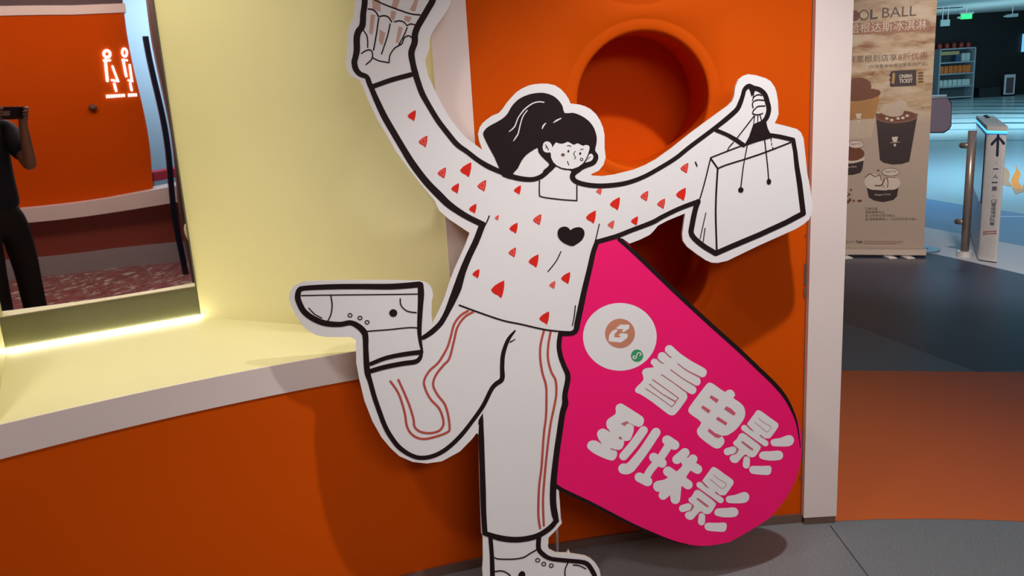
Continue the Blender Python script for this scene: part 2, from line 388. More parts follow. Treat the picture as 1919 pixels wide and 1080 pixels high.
class Art:
    def __init__(s, pl, lay): s.pl, s.lay, s.V, s.F, s.k = pl, lay, [], [], 0
    def _p(s, x, y): return s.pl.at(x, y, s.lay + s.k * .00002)
    def poly(s, P, smooth=0):
        if smooth: P = smooth_poly(P, smooth)
        s.k += 1; k = len(s.V); s.V += [s._p(*p) for p in P]
        for t in tessellate_polygon([[Vector((p[0], p[1], 0)) for p in P]]): s.F.append(tuple(i + k for i in t))
        return s
    def line(s, P, w, sub=5, cap=True):
        s.k += 1; P, w = smooth_line(P, w, sub); n = len(P); T = np.gradient(P, axis=0) if n > 2 else np.array([P[1] - P[0]] * n)
        L = np.linalg.norm(T, axis=1, keepdims=True); L[L == 0] = 1; T /= L; Nn = np.stack([-T[:, 1], T[:, 0]], 1)
        k = len(s.V)
        for i in range(n):
            s.V.append(s._p(*(P[i] + Nn[i] * w[i] / 2))); s.V.append(s._p(*(P[i] - Nn[i] * w[i] / 2)))
        for i in range(n - 1): s.F.append((k + 2 * i, k + 2 * i + 1, k + 2 * i + 3, k + 2 * i + 2))
        if cap:
            for e, sg in ((0, -1), (n - 1, 1)):
                k = len(s.V); m_ = 8; a0 = math.atan2(Nn[e][1], Nn[e][0])
                for j in range(m_ + 1):
                    a = a0 - sg * math.pi * j / m_; s.V.append(s._p(P[e][0] + math.cos(a) * w[e] / 2, P[e][1] + math.sin(a) * w[e] / 2))
                s.F.append(tuple(range(k, k + m_ + 1)))
        return s
    def oval(s, x, y, rx, ry, n=28, rot=0.):
        s.k += 1; k = len(s.V)
        for j in range(n):
            a = 2 * math.pi * j / n; dx, dy = rx * math.cos(a), ry * math.sin(a)
            s.V.append(s._p(x + dx * math.cos(rot) - dy * math.sin(rot), y + dx * math.sin(rot) + dy * math.cos(rot)))
        s.F.append(tuple(range(k, k + n))); return s
    def ring(s, x, y, rx, ry, w, n=24):
        k = len(s.V)
        for j in range(n):
            a = 2 * math.pi * j / n
            s.V.append(s._p(x + (rx + w / 2) * math.cos(a), y + (ry + w / 2) * math.sin(a)))
            s.V.append(s._p(x + (rx - w / 2) * math.cos(a), y + (ry - w / 2) * math.sin(a)))
        for j in range(n): q = (j + 1) % n; s.F.append((k + 2 * j, k + 2 * j + 1, k + 2 * q + 1, k + 2 * q))
        return s
    def build(s, name, mt, parent):
        o = mesh(name, s.V, s.F, mt, parent)
        # every face looks out of the panel
        me = o.data; bm = bmesh.new(); bm.from_mesh(me); n = Vector(s.pl.n); bm.normal_update()
        f = [x for x in bm.faces if x.normal.dot(n) < 0]
        if f: bmesh.ops.reverse_faces(bm, faces=f)
        bm.to_mesh(me); bm.free(); me.polygons.foreach_set('use_smooth', [False] * len(me.polygons)); return o
def slab(name, pl, P, t0, t1, mts, parent):
    """board between layers t0 (back) and t1 (front); mts = (front, side)"""
    n = len(P); V = [pl.at(x, y, 0) + pl.n * t1 for x, y in P] + [pl.at(x, y, 0) + pl.n * t0 for x, y in P]
    tri = [tuple(t) for t in tessellate_polygon([[Vector((p[0], p[1], 0)) for p in P]])]
    F = tri + [tuple(i + n for i in t)[::-1] for t in tri] + [(i, (i + 1) % n, n + (i + 1) % n, n + i) for i in range(n)]
    o = mesh(name, V, F, list(mts), parent); nt_ = len(tri)
    bm = bmesh.new(); bm.from_mesh(o.data); bmesh.ops.recalc_face_normals(bm, faces=bm.faces); bm.to_mesh(o.data); bm.free()
    for i, p in enumerate(o.data.polygons): p.material_index = 0 if i < nt_ else 1; p.use_smooth = False
    return o

AL, LE = math.radians(8), math.radians(6)
T_ = np.array([math.cos(AL), math.sin(AL), 0]); NH = np.array([-math.sin(AL), math.cos(AL), 0])
SP = Plane(T_, NH * math.sin(LE) + np.array([0, 0, math.cos(LE)]), [.09, 2.2, 0])
sign = thing('cutout_sign', 'life-size printed cut-out of a drawn woman with cup, paper bag and magenta tongue-shaped panel', 'sign', (.09, 2.2, 0))
def ly(k): return .0004 * k

board = [(664,-60),(666,0),(661.7,33),(655,48),(652,62),(651.5,83),(650,100),(648,117),(651,132),(658,143),(673,150),(680,162),(690,188),(706.7,223),(730,262),(743,285),(765,315),(790,347),(815,376.7),(823,395),(840,410),(880,436.7),(873,456.7),(866.7,471),(850,508),(841,532),(833,558),(821.7,583),(810,606),(808.5,585),(809,566),(812,552),(808,538),(800,530),(786,526),(720,525),(640,525),(600,526),(568,527.5),(552,535),(543,547),(541.7,560),(546,575),(558,596.7),(567,610),(578,620),(592,628),(610,632),(656.7,632),(666.7,637),(667.3,655),(667.5,680),(673,710),(683,751.7),(698,790),(715,820),(731.7,840),(748,855),(773,866),(800,869),(828,865),(861.7,846.7),(885,823),(893,812),(896.8,815),(897.5,860),(899,917),(902,1000),(904.5,1003),(905,1050),(903.7,1067),(906,1100),(908,1143),(1132,1150),(1128,1090),(1123,1067),(1116,1056),(1107,1048),(1097,1043),(1069,1038.5),(1066,1031),(1062,1038),(1050,1037.5),(1041.7,1037),(1030,1031),(1027,1026),(1028,1008),(1040,996),(1053,981),(1051,971.7),(1049,941.7),(1047,918)]
board += [(1042,905),(1049,815),(1060,757),(1064,720),(1066,703),(1055,680),(1051,665),(1051,645),(1054,628),(1074,628),(1083,622),(1089,577),(1096,540),(1106,503),(1114,470),(1119,455),(1143,447),(1152,449),(1166,446.7),(1180,456.7),(1200,449),(1218,440),(1226,432),(1233,423),(1250,414),(1284,400),(1281,420),(1278.5,440),(1280,452),(1288,463),(1306.7,477),(1323,488),(1334,492.5),(1345,493),(1363,489),(1423,460),(1490,430),(1505,421),(1516,412),(1522,398),(1521.7,376.7),(1518,350),(1513,326.7),(1510,296.7),(1506,260),(1501,248),(1493,241.7),(1470,235.5),(1451.7,231),(1456,223),(1459,214),(1458,190),(1455,172),(1451.7,163),(1444,152),(1435,146.7),(1416.7,141),(1401.7,139),(1393,142),(1384,149),(1378,163),(1375.5,181),(1372,190),(1364,198),(1343,213),(1293,250),(1258,278),(1230,298),(1210,309),(1188,318),(1151.7,327),(1130,330),(1110,329),(1107,327),(1122,320),(1131,309),(1135,295),(1133,277),(1133,253),(1130,239),(1125,226.7),(1117,214),(1106,204),(1096,199),(1086,196),(1069,194),(1066,186),(1060,176.7),(1051,167),(1040,160),(1027,157),(1013,156.7),(1000,158),(990,160.5),(978,166),(968,172.5),(958,183),(950,192.5),(942,204),(935,211.7),(922,217),(913,223.5),(905,230),(899,239),(896,251),(898,264),(904,281),(896,275),(873,258),(858,241),(843,221.7),(826.7,193),(813,165),(803,143),(798,122),(797,112),(801,102),(805,90),(805,80),(807,68),(813,56),(820,45),(829,33),(840,16),(848,-8),(862,-60),(850,-78),(790,-88),(720,-86),(675,-76)]
slab('figure_board', SP, board, -.009, 0, (M['white'], M['edge']), sign)
pinkb = [(1150,446),(1130,452),(1118,458),(1112,472),(1104,503),(1095,540),(1088,577),(1081,620),(1073,625),(1048,627),(1048,645),(1049,665),(1055,680),(1064,703),(1062,720),(1058,757),(1048,815),(1040,860),(1036,906),(1044,915),(1057,922),(1110,948),(1180,983),(1240,1008),(1262,1016),(1290,1021),(1310,1023.5),(1330,1023),(1350,1020),(1368,1016),(1388,1005),(1407,994),(1424,983.5),(1441,972),(1462,949),(1472,935),(1481,921),(1494,891),(1501,861),(1503,840),(1502,818),(1498,797),(1491,777),(1480,754),(1469,738),(1455,722),(1440,707),(1423,691),(1384,653),(1323,600),(1266,546),(1178,458),(1166,449)]
slab('magenta_board', SP, pinkb, -.0087, ly(1), (M['pink'], M['edge']), sign)['label'] = 'magenta tongue-shaped panel with white lettering'
# prop behind the panel
q1 = fl(1046.5, 1100); q1[2] = .003
q0 = q1 + np.array([.012, .0, .60])
B().tube(q1, q0, .0042).build('support_rod', M['steel'], sign, True)
B().tube(q1 - np.array([0, 0, .003]), q1 + np.array([0, 0, .004]), .012).build('rod_foot', M['dsteel'], sign)

bo = Art(SP, ly(3))
bo.line([(683.7,-60),(683.7,0),(680.8,25),(679,48),(671.7,59),(668.5,72),(668.7,93),(666,108),(664,117),(667,130),(675,139),(687,144),(691.7,155),(698,170),(706.7,190),(720,218),(736.7,247),(755,278),(773,307),(798,340),(823,366),(843,385),(873,405),(905,421)], [11,11,11,12,12,12,12,11,11,11,10,9,10,10,11,12,12,12,13,13,14,13,11,11])
bo.line([(904,421),(893,450),(885,467),(877,484),(866.5,510),(857,540),(848,562),(840,580),(833,594),(824,608),(808,623),(793,633)], [12,12,12,12,13,16,14,11,10,10,10,8])
bo.line([(835,-60),(812,-2),(803,15),(792,34),(781.7,52),(777.5,66),(777,80),(771,99),(774,120),(778,137),(783,153),(791,175),(803,197),(820,225),(839,250),(856.7,271),(876,285),(894,299),(915,312),(940,323),(966,333),(993,336.5),(1010,333),(1023,324),(1034,312)], [12,12,12,12,12,12,12,12,11,12,11,11,10,10,10,10,9,9,10,9,10,9,9,9,9])
bo.line([(1086,318),(1075,325),(1073,333),(1079,340),(1093,345),(1113,348),(1138,348),(1171.7,343.5),(1205,332),(1238,314),(1266.7,296),(1293,275),(1333,245),(1360,224),(1380,206),(1386.5,194),(1391.5,180),(1395,168),(1403,161.5),(1412,165),(1423,168),(1433,177),(1438,192),(1440.5,205),(1437,219),(1430,229)], [8,10,10,9,9,9,9,8.5,8,8,8,8,8,9,9,9,8,8,9,9,9,9,9,9,9,8])
bo.line([(1440,253),(1460,256),(1486,262)], 8, 1); bo.line([(1486,262),(1490,285),(1493,312),(1498,343),(1505,400)], [8,8,9,10,10], 1)
bo.line([(1505,400),(1473,417),(1423,440),(1373,461),(1341,475)], 10, 1); bo.line([(1341,475),(1315,459),(1296,440),(1297,421),(1303,392),(1308,378)], 10, 3)
bo.line([(1308,378),(1273,391),(1240,407),(1222,417),(1180,433),(1155,443),(1120,453)], [9,8.5,8.5,9,8.5,9,9])
bo.line([(1119,453),(1112,472),(1105,503),(1096,540),(1088,577),(1082,605),(1079,619),(1070,625),(1052,626)], [9,9.5,10,10.5,11,11,10,9,8])
bo.line([(1050,626),(1047.5,646),(1050,666),(1057,686),(1064,703),(1062.5,720),(1058.5,740),(1059,757),(1054,775),(1048,815),(1042,857),(1037,907),(1036.5,942),(1040,966),(1043,976)], [9,9,9,9,10,10,10,12,11,11,11,12,12,12,9])
bo.line([(1042,976),(1031,989),(1010,1003),(985,1010),(960,1011.5),(935,1008),(909,1000)], [9,10,10,10.5,11,11,9])
bo.line([(902,787),(901.8,823),(903.5,873),(905,920),(906.3,960),(908.5,999)], [7,11,10.5,11,10,10]); bo.poly([(904.6,774),(906,790),(896,796),(897,787)])
bo.line([(919,1008),(921.7,1042),(923,1080),(925,1130)], [8,8,9,9]); bo.line([(1010,1005),(1009,1027),(1017,1038.5),(1032,1047),(1060,1050.5),(1088,1053),(1100,1057),(1108,1067),(1115,1082),(1119,1110),(1115,1134)], [9,9,9,8,8,8,9,9,9,9,9]); bo.line([(925,1134),(1115,1137)], 9)
# raised leg
bo.line([(786,533),(737,537),(673,537),(623,537.5),(572,540),(561,544),(558,556),(561,568),(570,584),(587,597),(610,606),(637,608),(657,605),(672,612),(682,622),(685,632),(685.5,652),(687,682),(689,700),(694,716),(701.7,744),(711.7,773),(723,802),(737,825),(750,840),(768,852),(787,858),(812,854.5),(837,841),(862,818),(883,792),(905,761),(920,731),(929,720),(939,713),(941.5,705),(941,688),(943,663),(952,637),(965,620)], [11,11,10,10,9,10,11,11,11,11,11,9.5,9.5,11,12,11,10,11,11,9,9,9,9,9,9,8,8,8,8,8,7.5,8,8,8.5,9,9,8,8,7,3])
bo.line([(788,534),(789,552),(788,572),(786.5,600),(786,622),(788,642),(791,657)], [11,12,10,9,8,6,4])
bo.line([(956,641),(965,636)], [2.5,1.5], 1)
bo.line([(695,682),(723,671),(757,664),(789,660)], [7.5,8,8.5,9]); bo.line([(693,696),(723,687.5),(757,681),(778,678),(787,671),(791,658)], [9,9,9,9,8,4])
bo.line([(698,162.5),(733,150),(770,140)], [9,9,9]); bo.line([(1341.7,244),(1363,253),(1380,263),(1393,272)], [7,7,8,8])
bo.poly([(1411,233),(1425,227),(1435,226),(1438,240),(1443,250),(1444,257.5),(1427,263),(1398,273),(1395,271),(1403,257)])
bo.poly([(1402,163),(1416,164),(1413,175),(1408,181),(1406,172)])
bo.build('figure_outline', M['black'], sign)
for P in ([(1158,447),(1190,475),(1262,544),(1320,598),(1380,652),(1420,690),(1452,721),(1472,746),(1486,773),(1494,798),(1500,840)],):
    Art(SP, ly(2.2)).line(P, [7,8,8,8,8,8,8,7,5,3,1], cap=False).line([(1042,911),(1057,920),(1110,945),(1180,981),(1225,1000.5),(1262,1014.5),(1290,1020.5)], [8,7,6.5,5.5,4,2.5,.5]).build('panel_outline', M['black'], sign)

# fine lines of the drawing
th = Art(SP, ly(3.5))
th.line([(861,572),(891.7,583.5),(941.7,600.5),(975,607.5),(1016.7,617),(1046.7,621),(1075,622.5)], 3).line([(1078,573),(1076,593),(1072.5,610)], 2).line([(1123,420),(1118,442),(1115,452)], 2)
th.line([(916.7,405),(911.7,417),(906,427)], 2.5).line([(1051,471.7),(1041.7,490),(1026.7,509)], 2).line([(1011,339),(1010.5,355),(1011,367)], 2.2, 1).line([(1011,367),(1020,370),(1051.7,374),(1081,376)], 2.2).line([(1081,376),(1081,347)], 2.2, 1)
th.build('shirt_lines', M['black'], sign)
th = Art(SP, ly(3.5))
for P, w in (([(694,-6),(702,0),(728,11.5),(757,22),(772,26.5),(787,28)],2.2),([(690,17),(698,18),(705,23.5),(709,31)],2.2),([(711.7,31),(720,29.5),(728,32.5),(734,41)],2.2),([(739.7,41),(748,39),(756.7,41.5),(762.5,48)],2),([(763,48),(770,45),(777.5,46.5)],2),
             ([(709.7,34),(705,66.7),(700,94)],2.2),([(731,45),(726,68),(715,101)],2),([(763,52),(756.7,67),(747.5,84)],2)): th.line(P, w * 1.18)
th.build('cup_lines', M['black'], sign)
th = Art(SP, ly(3.5))
for P, w in (([(681.7,58),(687.5,67),(689,78),(689,89)],2),([(677.5,100),(686.7,94.5),(694,94),(698,100),(696.5,111),(686,121)],2),([(698,108),(710,114),(729,117.5)],2),([(729,117.5),(731,103),(740,90),(753,82),(757,72),(765,67),(771,70)],2),
             ([(1410,188),(1412.5,181.7),(1420,177.5),(1427,178.5)],1.8),([(1411,202),(1410,193),(1418,187.5),(1431.7,188)],1.8),([(1413,206),(1420,199.5),(1433,198.5)],1.8),([(1412,206),(1410.5,213),(1420,215),(1429,212.5)],1.8),([(1410,188),(1412,176),(1408,172)],1.5)): th.line(P, w * 1.18)
th.build('hand_lines', M['black'], sign)
th = Art(SP, ly(3.5))
for P, w in (([(1331.7,295.5),(1376.7,278),(1400,270),(1445,257.5)],2.2),([(1331.7,297),(1345,316)],2.5),([(1345,316),(1360,309.5),(1400,297),(1435,285),(1481,267)],2.4),([(1344.7,316.7),(1342,360),(1341,400),(1342,440),(1343,470)],2.8),([(1331,298),(1320,343),(1310,377)],2.2),
             ([(1322.5,399),(1311.7,447.5)],1.5),([(1321,428),(1317.5,453)],1.6),([(1412.5,218),(1397,238),(1380,260)],1.8),([(1374,267),(1366,276),(1362.5,284)],1.8),([(1400,273),(1393,310),(1388,352)],1.8),([(1432.5,262),(1438,310),(1440,336)],1.8),
             ([(1414,217),(1412,232)],1.4),([(1420,216),(1419.5,229)],1.4),([(1424,215),(1427,227)],1.4),([(1444.5,259),(1445,264)],1.2),([(1445.5,268),(1446,272)],1.2),([(1447,276),(1449,278)],1.2),([(1303,304),(1306,311)],2)): th.line(P, w * 1.18, 3)
th.oval(1388, 356, 5, 5.2).oval(1440.5, 340.5, 4.2, 5.5).build('paper_bag_lines', M['black'], sign)
th = Art(SP, ly(3.5))
for P, w in (([(565,554),(623,553),(720,552),(784,551)],1.8),([(620,554),(622.5,572),(620,590),(614,602)],2),([(579,577.5),(590,589),(603,596)],1.8),([(750,560),(751.7,572.5),(763,583),(780,586)],2),([(687.5,621),(731.7,617.5),(766.7,614),(783,614.7)],2),
             ([(927.5,1045),(933,1047.5),(960,1048),(980,1045),(993,1037.5),(1006,1030)],2.2),([(1064,1055),(1059,1067),(1059,1080),(1065,1105)],2),([(1074,1059),(1085,1060),(1097.5,1066)],1.8),([(927.5,1071),(940,1070),(950,1074),(957,1081),(960,1100),(950,1118)],2.2),([(925,1122),(1000,1122),(1112,1124)],2)): th.line(P, w * 1.18)
for x, y in ((656,591),(674.7,596),(688,604),(1007.5,1050),(1019,1057),(1033,1060)): th.ring(x, y, 3.7, 3.3, 1.8)
th.oval(737, 586.7, 7.5, 7.2).oval(977.5, 1079, 6.5, 9, rot=.3).build('shoe_lines', M['black'], sign)
th = Art(SP, ly(3))
for P in ([(694,-30),(703,-32),(713,5),(713,22),(699,17)],[(695,27),(703,28),(698,65),(691.7,62)],[(740,-10),(751,-10),(749,0),(743,18),(733,15)],[(733,20),(742.5,22),(738,40),(731.7,33)],[(779,-4),(785,-4),(778,21.7),(768,18)],[(758,30),(771.7,31.7),(766.7,41.7),(758,38)],[(711.7,55),(721.7,61.7),(718,80),(715,85),(710,77)],[(746.7,50),(755,51.7),(746.7,80),(741.7,80)]): th.poly(P)
th.build('cup_tint', M['cupstripe'], sign)

# hair, face
hair = Art(SP, ly(3.6)); 
hair.poly([(936,317),(926.7,295),(916.7,276.7),(907.5,258),(905.5,249),(911.7,240),(922,233.5),(940,223.5),(951,213),(957,202),(966,191),(976.7,183),(993,176.5),(1011,174),(1023,175),(1036.7,180),(1047,188.5),(1054,199),(1058,212),(1073,211.5),(1088,216.5),(1103,226.7),(1113,240),(1118,256.7),(1117.5,270),(1115,282),(1120,289),(1121,297),(1117,306),(1110,311),(1101,314),(1092,318),(1083,324),(1073,331),(1070,320),(1060,318.5),(1050,316),(1042,312),(1036,318),(1024,327),(1017,321),(1026,313),(1029,307),(1022,300),(1014,292),(1008.5,284),(1007.5,277),(998,282),(986.7,290),(979,299),(975,306),(970,316),(961,326.5),(966,337),(942,331)], 2)
hair.build('hair', M['black'], sign)
Art(SP, ly(4)).poly([(1031.7,286),(1032.5,295),(1036.7,304),(1043,310),(1051.7,314.3),(1062.5,316.3),(1073,316.5),(1083,313),(1091.7,306.7),(1096,301),(1100,293),(1102.5,286.7),(1104.6,278),(1104,274),(1101,272),(1096,272),(1092.5,273.7),(1087,271),(1082,268.7),(1078,270.5),(1074.6,271.7),(1070,269),(1064,265.8),(1058,268.5),(1052.5,269.8),(1047,269),(1041.7,267),(1037.5,272.5),(1035,276.7),(1033.5,271),(1030,266.5),(1025.5,265),(1021,266),(1018,269),(1016.5,276),(1018,282.5),(1021,285),(1024,286)]).build('face', M['white'], sign)
Art(SP, ly(4)).poly([(1107,288),(1111,291),(1111.5,295),(1110,299),(1106.7,302),(1100,304),(1095.5,305),(1097,301.5),(1101.5,295),(1103,291)], 2).build('ear', M['white'], sign)
f = Art(SP, ly(5)); f.oval(1065, 283.7, 1.8, 2.6, 14, .2).oval(1087, 288, 1.9, 2.7, 14, .2)
for P, w in (([(1063,273.5),(1066.7,272.8),(1069.5,275)],1.5),([(1087.5,281),(1090,279.5),(1093,280)],1.4),([(1078,283.5),(1075,288),(1076.7,292.5),(1078.7,296),(1076,298)],1.4),([(1063.3,302.5),(1064.2,306),(1066,309)],1.6),([(1022,271.5),(1025,276),(1027.5,281)],1.6),([(1022,277),(1025.5,276)],1.3),([(1095,304.5),(1101,298),(1106,294)],1.3)): f.line(P, w, 4)
f.build('face_lines', M['black'], sign)
Art(SP, ly(5)).oval(1054.7, 290.4, 3.6, 3, 16).build('cheek_dot', M['brown'], sign); Art(SP, ly(5)).ring(1089.7, 299, 2.4, 2.4, 1.6, 14).build('cheek_ring', M['black'], sign)
h = Art(SP, ly(4.4))
for P, w in (([(954,246.7),(960,242),(965,236),(968,228),(972,219),(983,205),(998,194),(1010,191),(1019,192)],[1.5,2.2,2.2,2,2,2.2,2.2,2.2,2]),([(962,264.5),(967,257),(971,250),(975,233),(980,218),(988,207)],[1.2,2.5,2.2,2,2,1.6]),([(1016,241.5),(1018,236),(1022.5,231)],[1.5,3,1.6]),([(1037,230),(1043,226),(1051,222)],[1.2,3,1.8])): h.line(P, w)
h.poly([(1010,279.5),(1013,289),(1020,297),(1028,305),(1021,314),(1012,321)]) if False else None
h.build('hair_highlight', M['white'], sign)
Art(SP, ly(3.8)).poly([(1069,431.5),(1072,429),(1076.7,427),(1082,425.8),(1086.7,426),(1091,428),(1094,431.5),(1095.3,436),(1095,441),(1093,446),(1090,450.5),(1085,454.5),(1079,458.5),(1075,460.7),(1071,461.2),(1066,460),(1060,457.3),(1054,454),(1050,450),(1046.5,445.5),(1044.8,440),(1044.8,434),(1046.7,429.5),(1051,426),(1056.7,424.7),(1061,425),(1064,426.5),(1067,429)]).build('chest_heart', M['black'], sign)

# little hearts on the jumper
HE = [(771.7,216.7,20,'s'),(793,265,21,'o'),(828,324,20,'o'),(873,318,27,'s'),(853,353,19,'s'),(903,348,21,'o'),(969.7,356,17,'s'),(886,391,18,'s'),(931,408,10,'l'),(962.5,427.5,20,'s'),(1006.7,411.7,20,'o'),
      (1122.5,358,14,'l'),(1152.5,381.7,24,'s'),(1107.5,406.7,24,'s'),(1145,421,16,'l'),(960,473,18,'o'),(1000,489,24,'s'),(1282.5,315,19,'o'),(1207.5,367.5,19,'o'),(1239,381.7,19,'o'),(1276,364,24,'s'),(1189,414,17,'s'),
      (892,513,17,'s'),(933,542,32,'s'),(1060,521,22,'s'),(1035,534,15,'l'),(1020,596,24,'s')]
for x, y, s, k in HE:
    def hp(f): return [(x + dx * s * f, y + dy * s * f) for dx, dy in ((-.40,.06),(-.36,-.02),(-.2,-.2),(.05,-.36),(.33,-.5),(.38,-.48),(.37,-.1),(.30,.25),(.22,.5),(.14,.5),(.0,.36),(-.15,.30),(-.30,.2))]
    o = Art(SP, ly(2)).poly(hp(1)).build('heart', M['redlight' if k == 'l' else 'red'], sign)
    if k == 'o':
        Art(SP, ly(2.8)).poly(hp(.72)).build('heart_fill', M['redlight'], o); 
        Art(SP, ly(3.4)).poly(hp(.30)).build('heart_centre', M['red'], o)
# stripes on the trousers
for P in ([(877,583),(863,591.7),(851,608),(845,630),(838,652),(822,679),(805,695),(795,713),(796.7,728),(806.7,748),(821.7,764),(829,780),(831,795),(826,805),(817,810),(803,812),(787,809),(777,800),(775,786),(768,762),(757,735),(746.7,712.5)],
          [(887,584.5),(870,595),(857,614),(850.5,640),(842,672),(831.7,684),(817,703),(811.7,721.7),(820,740),(833,757),(839.5,777),(842.5,800),(839,810),(815,819),(792,823),(774,816),(763,800),(758,772),(747,738),(731.7,715)],
          [(1019,621),(1013,646.7),(1012.5,673),(1016.7,700),(1023,721.7),(1024,745),(1023,781.7),(1019,815),(1015,873),(1010.5,910),(1009,941.7),(1009,968),(1012,990)],
          [(1032,621),(1027.5,646.7),(1027,673),(1033,697),(1041,713),(1042.5,738),(1038,765),(1031.7,795),(1025,848),(1020,900),(1017.5,940),(1019,985)]):
    Art(SP, ly(2)).line(P, 4.4).build('trouser_stripe', M['stripe'], sign)

# white disc with badge (its scan code is left off)
disc = Art(SP, ly(2)).oval(1161.5, 631.5, 69, 63.5, 64).build('white_disc', M['white'], sign)
Art(SP, ly(3)).oval(1161.7, 625, 28, 27.6, 40).build('badge', M['copper'], disc)
def Zc(P): return [(1060 + x / 6, 540 + y / 6) for x, y in P]
Art(SP, ly(4)).poly(Zc([(572,445),(612,410),(715,412),(712,455),(650,497),(628,482),(652,462),(572,460)])).poly(Zc([(482,575),(490,525),(520,482),(565,462),(585,478),(548,515),(545,553),(598,556),(625,540),(588,535),(620,506),(697,516),(692,560),(622,612),(484,600)])).build('badge_emblem', M['white'], disc)
Art(SP, ly(3)).oval(1193.7, 666.8, 11.5, 11.7, 32).build('green_badge', M['green'], disc)
Art(SP, ly(4)).line(Zc([(778,770),(768,762),(756,770),(758,786),(775,793),(790,785),(796,765),(798,748),(812,730),(832,726),(847,738),(844,752),(832,757)]), 1.8, 3).build('green_badge_mark', M['white'], disc)

# rounded lettering
def Gn(P): return [(1180 + x / 6, 630 + y / 6) for x, y in P]
def Go(P): return [(1080 + x / 6, 740 + y / 6) for x, y in P]
def Gq(P, s=(0, 0)): return [(1340 + x / 6.753 + s[0], 740 + y / 6.753 + s[1]) for x, y in P]
LW, LS = ly(2.4), ly(3.4)
g = Art(SP, LW).poly(Gn([(395,140),(420,108),(450,103),(480,115),(560,190),(700,285),(840,362),(866,405),(850,450),(815,465),(780,455),(797,505),(785,545),(755,558),(720,550),(748,590),(740,635),(705,655),(670,645),(630,620),(648,680),(620,740),(530,860),(490,890),(450,888),(400,855),(250,740),(120,655),(70,635),(60,600),(90,560),(155,490),(140,420),(150,380),(190,360),(270,350),(238,310),(240,275),(270,252),(310,262),(318,215),(335,190),(370,180),(400,190)]), 2).build('character', M['white'], sign)
s_ = Art(SP, LS)
for P, w in (([(395,178),(430,215),(465,240)],[2.2,1.8,1.5]),([(312,256),(345,290),(380,308)],[2.2,1.8,1.2]),([(540,310),(640,385),(790,462)],[1.4,1.6,2.4]),([(460,378),(600,480),(730,556)],[1.5,1.3,2]),([(358,433),(500,530),(640,634)],[1.5,1.2,2]),([(258,490),(400,590),(545,695)],[1.5,1.3,1.3]),([(545,695),(510,745)],1.4),([(222,540),(350,640),(515,738)],[1.3,1.2,2]),([(180,590),(330,690),(470,795)],[1.2,1,1]),([(470,795),(510,755)],1.2)): s_.line(Gn(P), np.array(w) * 1.35, 3)
s_.build('character_gaps', M['slot'], g)
g = Art(SP, LW).poly([(1290,766.7),(1296,757),(1308,741),(1323,721.5),(1327,718),(1331,717.3),(1337,720),(1348,728),(1358,734.5),(1361,732.5),(1365,730.8),(1371,731),(1376,736),(1377,742),(1374,746),(1384,753),(1392,760),(1396,770),(1395,783),(1386,797),(1378,806),(1370,812),(1362,816.3),(1353,817),(1356.7,823),(1356.7,831),(1350,839),(1345,840.5),(1339,840),(1326.7,832),(1311.7,820),(1306.5,812),(1306.7,804),(1314,792),(1300,781),(1291,773.5)], 2).build('character', M['white'], sign)
Art(SP, LS).poly(Gn([(915,665),(1000,715),(978,755),(895,690)])).poly(Gn([(822,780),(908,835),(885,870),(800,805)])).poly(Gn([(1085,788),(1140,815),(1192,868),(1170,895),(1060,822)])).poly(Gn([(990,905),(1098,975),(1080,1005),(968,935)])).poly(Go([(1492,378),(1560,430),(1640,463),(1600,487),(1560,478),(1475,408)])).build('character_gaps', M['slot2'], g)
for sh in ((0, 0), (-83.8, 106.5)):
    g = Art(SP, LW)
    g.poly(Gq([(500,235),(520,205),(545,195),(585,210),(680,280),(785,355),(798,385),(790,420),(705,538),(680,552),(650,553),(620,545),(570,505),(545,530),(470,478),(482,455),(440,412),(408,375),(412,355)], sh), 2)
    g.line(Gq([(367,420),(636,615)], sh), 11.4, 1)
    g.poly(Gq([(300,510),(320,490),(350,486),(380,500),(480,570),(565,645),(572,680),(520,765),(490,788),(460,792),(420,780),(385,755),(340,790),(290,850),(255,865),(215,855),(188,825),(185,790),(210,765),(255,750),(300,690),(240,640),(228,610),(235,590),(270,565)], sh), 2)
    g.line(Gq([(155,720),(225,700)], sh), 13.8, 1).line(Gq([(396,822),(393,890)], sh), 13, 1)
    g.poly(Gq([(700,605),(712,575),(740,560),(820,548),(900,518),(945,512),(980,530),(998,570),(985,615),(950,645),(880,655),(750,652),(715,638)], sh), 2)
    g.poly(Gq([(556,770),(570,735),(605,718),(700,715),(780,707),(830,715),(858,750),(855,790),(825,822),(760,832),(680,832),(610,820),(565,800)], sh), 2)
    g.poly(Gq([(430,940),(450,908),(490,900),(600,902),(680,898),(708,915),(712,950),(700,995),(665,1015),(580,1012),(490,1003),(445,985)], sh), 2)
    g = g.build('character', M['white'], sign)
    s_ = Art(SP, LS)
    for P, w in (([(545,295),(620,355),(690,392),(704,410),(700,430),(665,467),(630,455),(560,395),(500,350)],.9),([(398,385),(440,430),(487,462)],[1.6,1.8,.8]),([(562,508),(590,535),(630,556)],[.8,1.4,1.6]),([(235,655),(262,662),(270,690),(255,730)],.7),([(350,850),(358,800),(380,775),(415,780),(440,800)],.8),([(330,460),(430,530),(590,655)],[.8,1.2,1.2])): s_.line(Gq(P, sh), w, 3)
    s_.poly(Gq([(345,583),(410,630),(485,688),(475,707),(440,690),(328,600)], sh)).poly(Gq([(272,672),(303,692),(262,755),(235,752),(265,710)], sh)).build('character_gaps', M['slot'], g)
